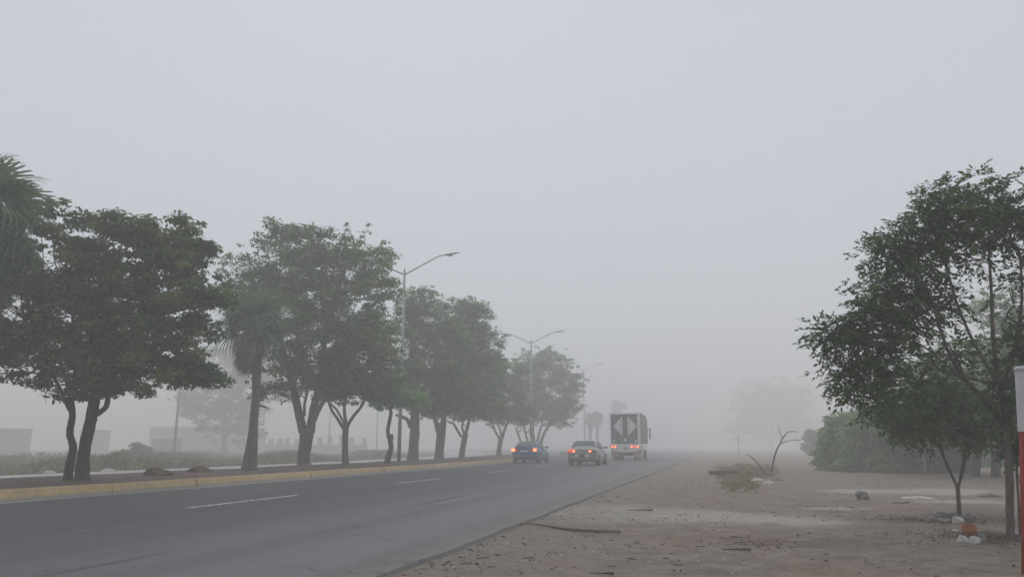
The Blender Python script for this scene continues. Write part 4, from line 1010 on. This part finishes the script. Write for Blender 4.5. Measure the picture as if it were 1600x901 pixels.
# grass patch with bent bare sapling
sp = []; rr = random.Random(75)
while len(sp) < 8000:
    px, py = rr.gauss(1162, 32), 724 + 46 * rr.random() ** 1.3
    u = ((px - (1165 if py < 748 else 1155)) / (58 if py < 748 else 44)) ** 2 + max(0, (py - 745) / 26) ** 2
    u += .45 * math.sin(px * .21 + py * .3) * math.sin(py * .37 + px * .05) + rr.uniform(-.25, .25)
    if py < 736: u += ((736 - py) / 11) ** 2 * (.5 + rr.random())
    if u > .9: continue
    q = at(px, py, GZ); edge = max(.25, min(1, (1.1 - u) * 1.3))
    sp.append((q.x, q.y, gz(q.x, q.y) - .01, edge * (.05 + .13 * (py < 745) * rr.random())))
blades('grass_patch', sp, M['grass_short'], 'dry olive grass patch on the dirt around the bare sapling', 'grass', 76, 1.0, 1.6)
D = DIRT_D(1205, 740); base = gpt(1205, D, GZ); T = tag(empty('bare_sapling', base), 'bare sapling bent over to the right above the grass patch', 'sapling')
S = D / FPX
def stick(name, pl, T, base, D, mat=M['bark_dark']):
    p_, r_ = spline([pt(q[0], q[1], D, q[3] if len(q) > 3 else 0) for q in pl], [q[2] * D / FPX for q in pl], 5)
    a = MB(); a.tube(p_, r_, 7, .06); return a.build(name, mat, T, base, smooth=True)
stick('trunk', [(1205, 741, 1.5), (1208, 722, 1.3), (1213, 704, 1.2), (1219, 692, 1.0), (1224, 682, .9)], T, base, D)
stick('branch', [(1223, 684, .8), (1229, 677, .7), (1237, 673.5, .6, .2), (1250, 674, .4, .3)], T, base, D)
stick('branch', [(1219, 693, .7), (1227, 689, .6, -.2), (1236, 687, .5, -.3), (1246, 687, .4, -.3)], T, base, D)
stick('branch', [(1223, 684, .5), (1218, 674, .4), (1217, 664, .3)], T, base, D)
stick('branch', [(1205, 735, .6), (1190, 690, .3)][:0] or [(1214, 703, .5), (1222, 694, .4, .3), (1232, 681, .3, .5)], T, base, D)
T = empty('dead_stick', gpt(1196, D, GZ)); tag(T, 'leaning bare stick left of the bent sapling', 'stick')
stick('stem', [(1196, 741, 1.3), (1188, 729, 1.1), (1180, 719, .9), (1169, 710, .6)], T, T.location, D)
q = at(1131, 742, GZ); a = MB(); a.box((0, 0, .09), (1.2, .14, .15), Matrix.Rotation(.1, 3, 'Z')); a.box((-.55, .02, .0), (.1, .12, .2))
tag(a.build('wooden_beam', varied('old_beam', (.035, .032, .03), (.075, .07, .065), 8, .9, .4), bevel=.015), 'dark beam lying in the grass patch', 'beam').location = (q.x, q.y, gz(q.x, q.y))
for i, (px, py, dx, lab) in enumerate([(1184, 752, .22, 'pale rock in the grass patch, left of the sapling base'), (1199, 756, .16, 'small pale rock below the bare sapling'), (1214, 751, .2, 'flat brown rock right of the bare sapling base')]):
    q = at(px, py, GZ); rock('patch_rock', lab, 'rock', (q.x, q.y, gz(q.x, q.y) + .03), (dx, .16, .09), PALE if i < 2 else BROWNS, 90 + i, 'rocks in the grass patch')

# ------------------------------------------------------------------ stones and rubbish on the dirt
def stone(name, label, px, py, dx, dy, dz, mat, seed, group=None, rz=0, cat='stone', rough=.22):
    q = at(px, py, GZ); rock(name, label, cat, (q.x, q.y, gz(q.x, q.y) + dz * .25), (dx, dy, dz), mat, seed, group, rz=rz, n=3, rough=rough)
stone('dark_boulder', 'dark lone boulder on the open dirt', 1349, 783, .115, .11, .15, GREYS, 101, rough=.3)
stone('flat_stone', 'long pale flat slab lying on the dirt left of the V-forked tree', 1435, 782, .28, .14, .06, PALE, 102, 'flat stones on the dirt', .05)
stone('flat_stone', 'low brown flat slab left of the long pale slab', 1408, 788, .17, .12, .04, BROWNS, 103, 'flat stones on the dirt')
stone('flat_stone', 'dark flat slab on the dirt left of the roadside tree trunk', 1548, 778, .26, .2, .06, GREYS, 104, 'flat stones on the dirt')
RG = 'stones around the young tree'
for i, (px, py, dx, dz, mt, lab) in enumerate([(1447, 812, .11, .08, BROWNS, 'leftmost stone of the ring at the young tree'), (1459, 816, .10, .07, GREYS, 'grey stone second from the left of the ring'), (1471, 809, .12, .07, GREYS, 'grey stone in the middle of the ring, at the back'),
        (1476, 817, .12, .05, BROWNS, 'flat brown stone in the front of the ring'), (1488, 809, .10, .05, GREYS, 'grey stone touching the young trunk on its left'), (1498, 819, .085, .08, PALE, 'white rounded stone just below the young trunk'), (1513, 812, .11, .055, GREYS, 'grey stone right of the young trunk')]):
    stone('ring_stone', lab, px, py, dx, .09, dz, mt, 110 + i, RG, rz=i * .7)
WG = 'white stones under the clay pot'
stone('white_stone', 'left white stone under the broken clay pot', 1507, 849, .065, .06, .06, PALE, 121, WG)
stone('white_stone', 'middle white stone under the broken clay pot', 1523, 850, .075, .06, .065, PALE, 122, WG)
stone('white_stone', 'grey-white stone right of the broken clay pot', 1533, 845, .07, .07, .075, GREYS, 123, WG)
stone('white_stone', 'small white pebble left of the clay pot', 1493, 832, .035, .03, .03, PALE, 124, WG)
stone('white_stone', 'small white pebble at the foot of the roadside trunk', 1588, 836, .03, .03, .035, PALE, 125, WG)
q = at(1514, 845, GZ); Tz = gz(q.x, q.y) + .05
bm = MB(); nn = 18; prof = [(.005, .02), (.055, .02), (.085, .06), (.098, .11), (.092, .125), (.08, .115), (.065, .06), (.005, .05)]
for (r_, z_) in prof:
    for k in range(nn):
        a_ = 2 * math.pi * k / nn; br = (.02 * math.sin(3 * a_) + .012 * math.sin(7 * a_)) if .1 < z_ else 0
        bm.v.append((r_ * math.cos(a_), r_ * math.sin(a_), z_ + br))
for i in range(len(prof) - 1):
    for k in range(nn): bm.f.append((i * nn + k, i * nn + (k + 1) % nn, (i + 1) * nn + (k + 1) % nn, (i + 1) * nn + k)); bm.m.append(0)
o = bm.build('clay_pot', varied('terracotta', (.28, .10, .045), (.42, .17, .08), 12, .9, .4), smooth=True); o.location = (q.x, q.y + .06, Tz); o.rotation_euler = (R(28), R(8), .4)
tag(o, 'broken orange clay pot tipped on white stones', 'pot')
# long branch lying by the asphalt edge
q0, q1 = at(800, 824, GZ), at(970, 833, GZ); mb = MB(); pl = []
for i in range(9):
    u = i / 8; p = q0.lerp(q1, u); pl.append(Vector((p.x, p.y + .12 * math.sin(u * 5) * (1 - u), gz(p.x, p.y) + .03 + .008 * math.sin(u * 9))))
p_, r_ = spline(pl, [.010, .013, .015, .018, .019, .021, .022, .022, .018], 4); mb.tube(p_, r_, 7, .15)
WOOD = varied('dead_wood', (.11, .085, .055), (.24, .19, .13), 6, .95, .6, stretch=(1, 6, 6))
tag(mb.build('fallen_branch', WOOD, smooth=True), 'long thin fallen branch on the gravel at the asphalt edge', 'branch')
for i, (px, py, L, lab) in enumerate([(1000, 800, .45, 'short curved stick with a thick end on the pale dirt'), (1150, 855, .32, 'short reddish stick on the dirt in the foreground'), (945, 892, .16, 'little dark stick at the bottom edge of the photo')]):
    q = at(px, py, GZ); rr = random.Random(i); mb = MB()
    p_, r_ = spline([(q.x - L / 2, q.y, gz(q.x, q.y) + .015), (q.x, q.y + .04, gz(q.x, q.y) + .02), (q.x + L / 2, q.y - .02, gz(q.x, q.y) + .03)], [.006, .01, .018], 4); mb.tube(p_, r_, 6, .2)
    tag(mb.build('loose_stick', M['bark_young'], smooth=True), lab, 'stick', 'loose sticks')
# pebbles, twigs and leaf litter nobody could count
def scatter(name, label, n, seed, fn, mat, cat):
    rr = random.Random(seed); mb = MB()
    for _ in range(n): fn(mb, rr)
    return tag(mb.build(name, mat), label, cat, kind='stuff')
def place(rr):
    while True:
        y = 5 + 32 * rr.random() ** 1.7; x = edge_x(y) + .08 + rr.random() ** 1.3 * (6 + y * .3)
        if .5 + .5 * math.sin(x * 1.9 + 1.3 * math.sin(y * .8)) * math.sin(y * 1.3 + x) > rr.random() ** .8: return x, y, gz(x, y)
def peb(mb, rr):
    x, y, z = place(rr); s = .004 + .018 * rr.random() ** 5
    a_ = rr.uniform(0, 6.28); c, s_ = math.cos(a_) * s, math.sin(a_) * s; k = rr.uniform(.4, .9)
    mb.add([(x + c, y + s_, z), (x - s_ * k, y + c * k, z), (x - c, y - s_, z), (x + s_ * k, y - c * k, z), (x + rr.uniform(-.3, .3) * s, y, z + s * rr.uniform(.5, 1))], [(0, 1, 4), (1, 2, 4), (2, 3, 4), (3, 0, 4)], rr.choice((0, 1, 1, 1, 2)))
rr_ = scatter('pebbles', 'small pebbles and gravel scattered over the dirt', 12000, 131, peb, [BROWNS, varied('sandy_stone', (.22, .18, .15), (.36, .31, .26), 9, .95, .5), PALE], 'gravel')
def twig(mb, rr):
    x, y, z = place(rr); L = .02 + .14 * rr.random() ** 4; a_ = rr.gauss(0, .7); w_ = .003 + .004 * rr.random(); dx, dy = math.cos(a_) * L / 2, math.sin(a_) * L / 2
    mb.add([(x - dx, y - dy, z + .003), (x + dx, y + dy, z + .006), (x + dx, y + dy + w_, z + .008), (x - dx, y - dy + w_, z + .006), (x - dx * .9, y - dy + w_ / 2, z + .014), (x + dx * .9, y + dy + w_ / 2, z + .016)], [(0, 1, 5, 4), (1, 2, 5), (2, 3, 4, 5), (3, 0, 4)], rr.choice((0, 1)))
scatter('twigs', 'small broken twigs scattered over the dirt', 750, 132, twig, [M['bark_young'], WOOD], 'twigs')
litc = [(at(1560, 843, GZ), .55, 700), (at(1480, 815, GZ), .7, 450), (at(1180, 845, GZ), .5, 60)]
def lit(mb, rr):
    c, r_, n = rr.choices(litc, weights=[k[2] for k in litc])[0]
    if rr.random() < .35: x, y, z = place(rr)
    else: x, y = c.x + rr.gauss(0, r_ * .6), c.y + rr.gauss(0, r_ * .5); z = gz(x, y)
    L = rr.uniform(.01, .03); a_ = rr.uniform(0, 6.28); c_, s_ = math.cos(a_) * L, math.sin(a_) * L
    mb.add([(x - c_, y - s_, z + .004), (x - s_ * .3, y + c_ * .3, z + .012 + .02 * rr.random()), (x + c_, y + s_, z + .008), (x + s_ * .3, y - c_ * .3, z + .006)], [(0, 3, 2, 1)], rr.choice((0, 0, 1)))
scatter('leaf_litter', 'dry leaf litter lying under the roadside trees', 2600, 133, lit, [varied('litter_dark', (.10, .075, .06), (.17, .13, .10), 20, .95, 0), varied('litter_pale', (.18, .14, .11), (.28, .22, .18), 20, .95, 0)], 'leaves')

# ------------------------------------------------------------------ red post with white sheet at the right edge
g = at(1611, 905, GZ); D = -SY * g.x + CY * g.y
T = tag(empty('sign_post', g, YAW), 'red post carrying a white metal sign, cut by the right edge', 'sign')
S = D / FPX
RED = varied('red_post_paint', (.22, .035, .028), (.42, .06, .045), 5, .7, .3, detail=8); WS = varied('white_sheet_metal', (.42, .42, .44), (.60, .60, .62), 2.5, .6, .12, detail=8)
def lx(px, py):
    p = pt(px, py, D) - g; return p.x * CY + p.y * SY, p.z
ztop = pt(1600, 577, D).z - GZ; zlow = pt(1600, 674, D).z - GZ
pb, pm, pk = lx(1604, 900), lx(1599, 680), lx(1602, 590)
a = MB(); a.tube([(pb[0] + (pb[0] - pm[0]) * .2, 0, -.15), (pm[0], 0, pm[1]), (pk[0], 0, pk[1])], [.033, .033, .033], 12); a.build('post', RED, T, smooth=True)
xt, xl = lx(1581, 577)[0], lx(1586, 674)[0]
wd = .55; a = MB(); n = 10
vs = []
for k in range(n + 1):
    u = k / n; y_ = -.05 - .03 * math.sin(u * math.pi)
    x, x0 = xt + wd * u, xl + wd * u
    vs += [(x, y_, ztop), (x0, y_, zlow), (x0, y_ + .012, zlow), (x, y_ + .012, ztop)]
fs = [(i * 4 + k, i * 4 + (k + 1) % 4, i * 4 + 4 + (k + 1) % 4, i * 4 + 4 + k) for i in range(n) for k in range(4)] + [(0, 1, 2, 3), tuple(n * 4 + k for k in (3, 2, 1, 0))]
a.add(vs, fs); a.build('sheet', WS, T)
a = MB(); a.tube([(xt - .02, -.06, ztop - .012), (xt, -.06, ztop + .004), (xt + .26, -.08, ztop + .012), (xt + .56, -.06, ztop + .012)], [.012, .02, .022, .022], 8); a.build('rolled_edge', WS, T, smooth=True)

# ------------------------------------------------------------------ fog
mb = MB(); mb.box((0, 300, (HAZE_TOP - 2) / 2), (1260, 1260, HAZE_TOP + 2))
m = bpy.data.materials.new('fog'); m.use_nodes = True; t = m.node_tree; t.nodes.clear()
o_ = t.nodes.new('ShaderNodeOutputMaterial'); v = t.nodes.new('ShaderNodeVolumePrincipled')
v.inputs['Color'].default_value = (.987, .988, .987, 1); v.inputs['Density'].default_value = HAZE_DENSITY; v.inputs['Anisotropy'].default_value = .08
t.links.new(v.outputs[0], o_.inputs['Volume'])
tag(mb.build('haze', m), 'even grey morning fog over the whole place', 'fog', kind='stuff')
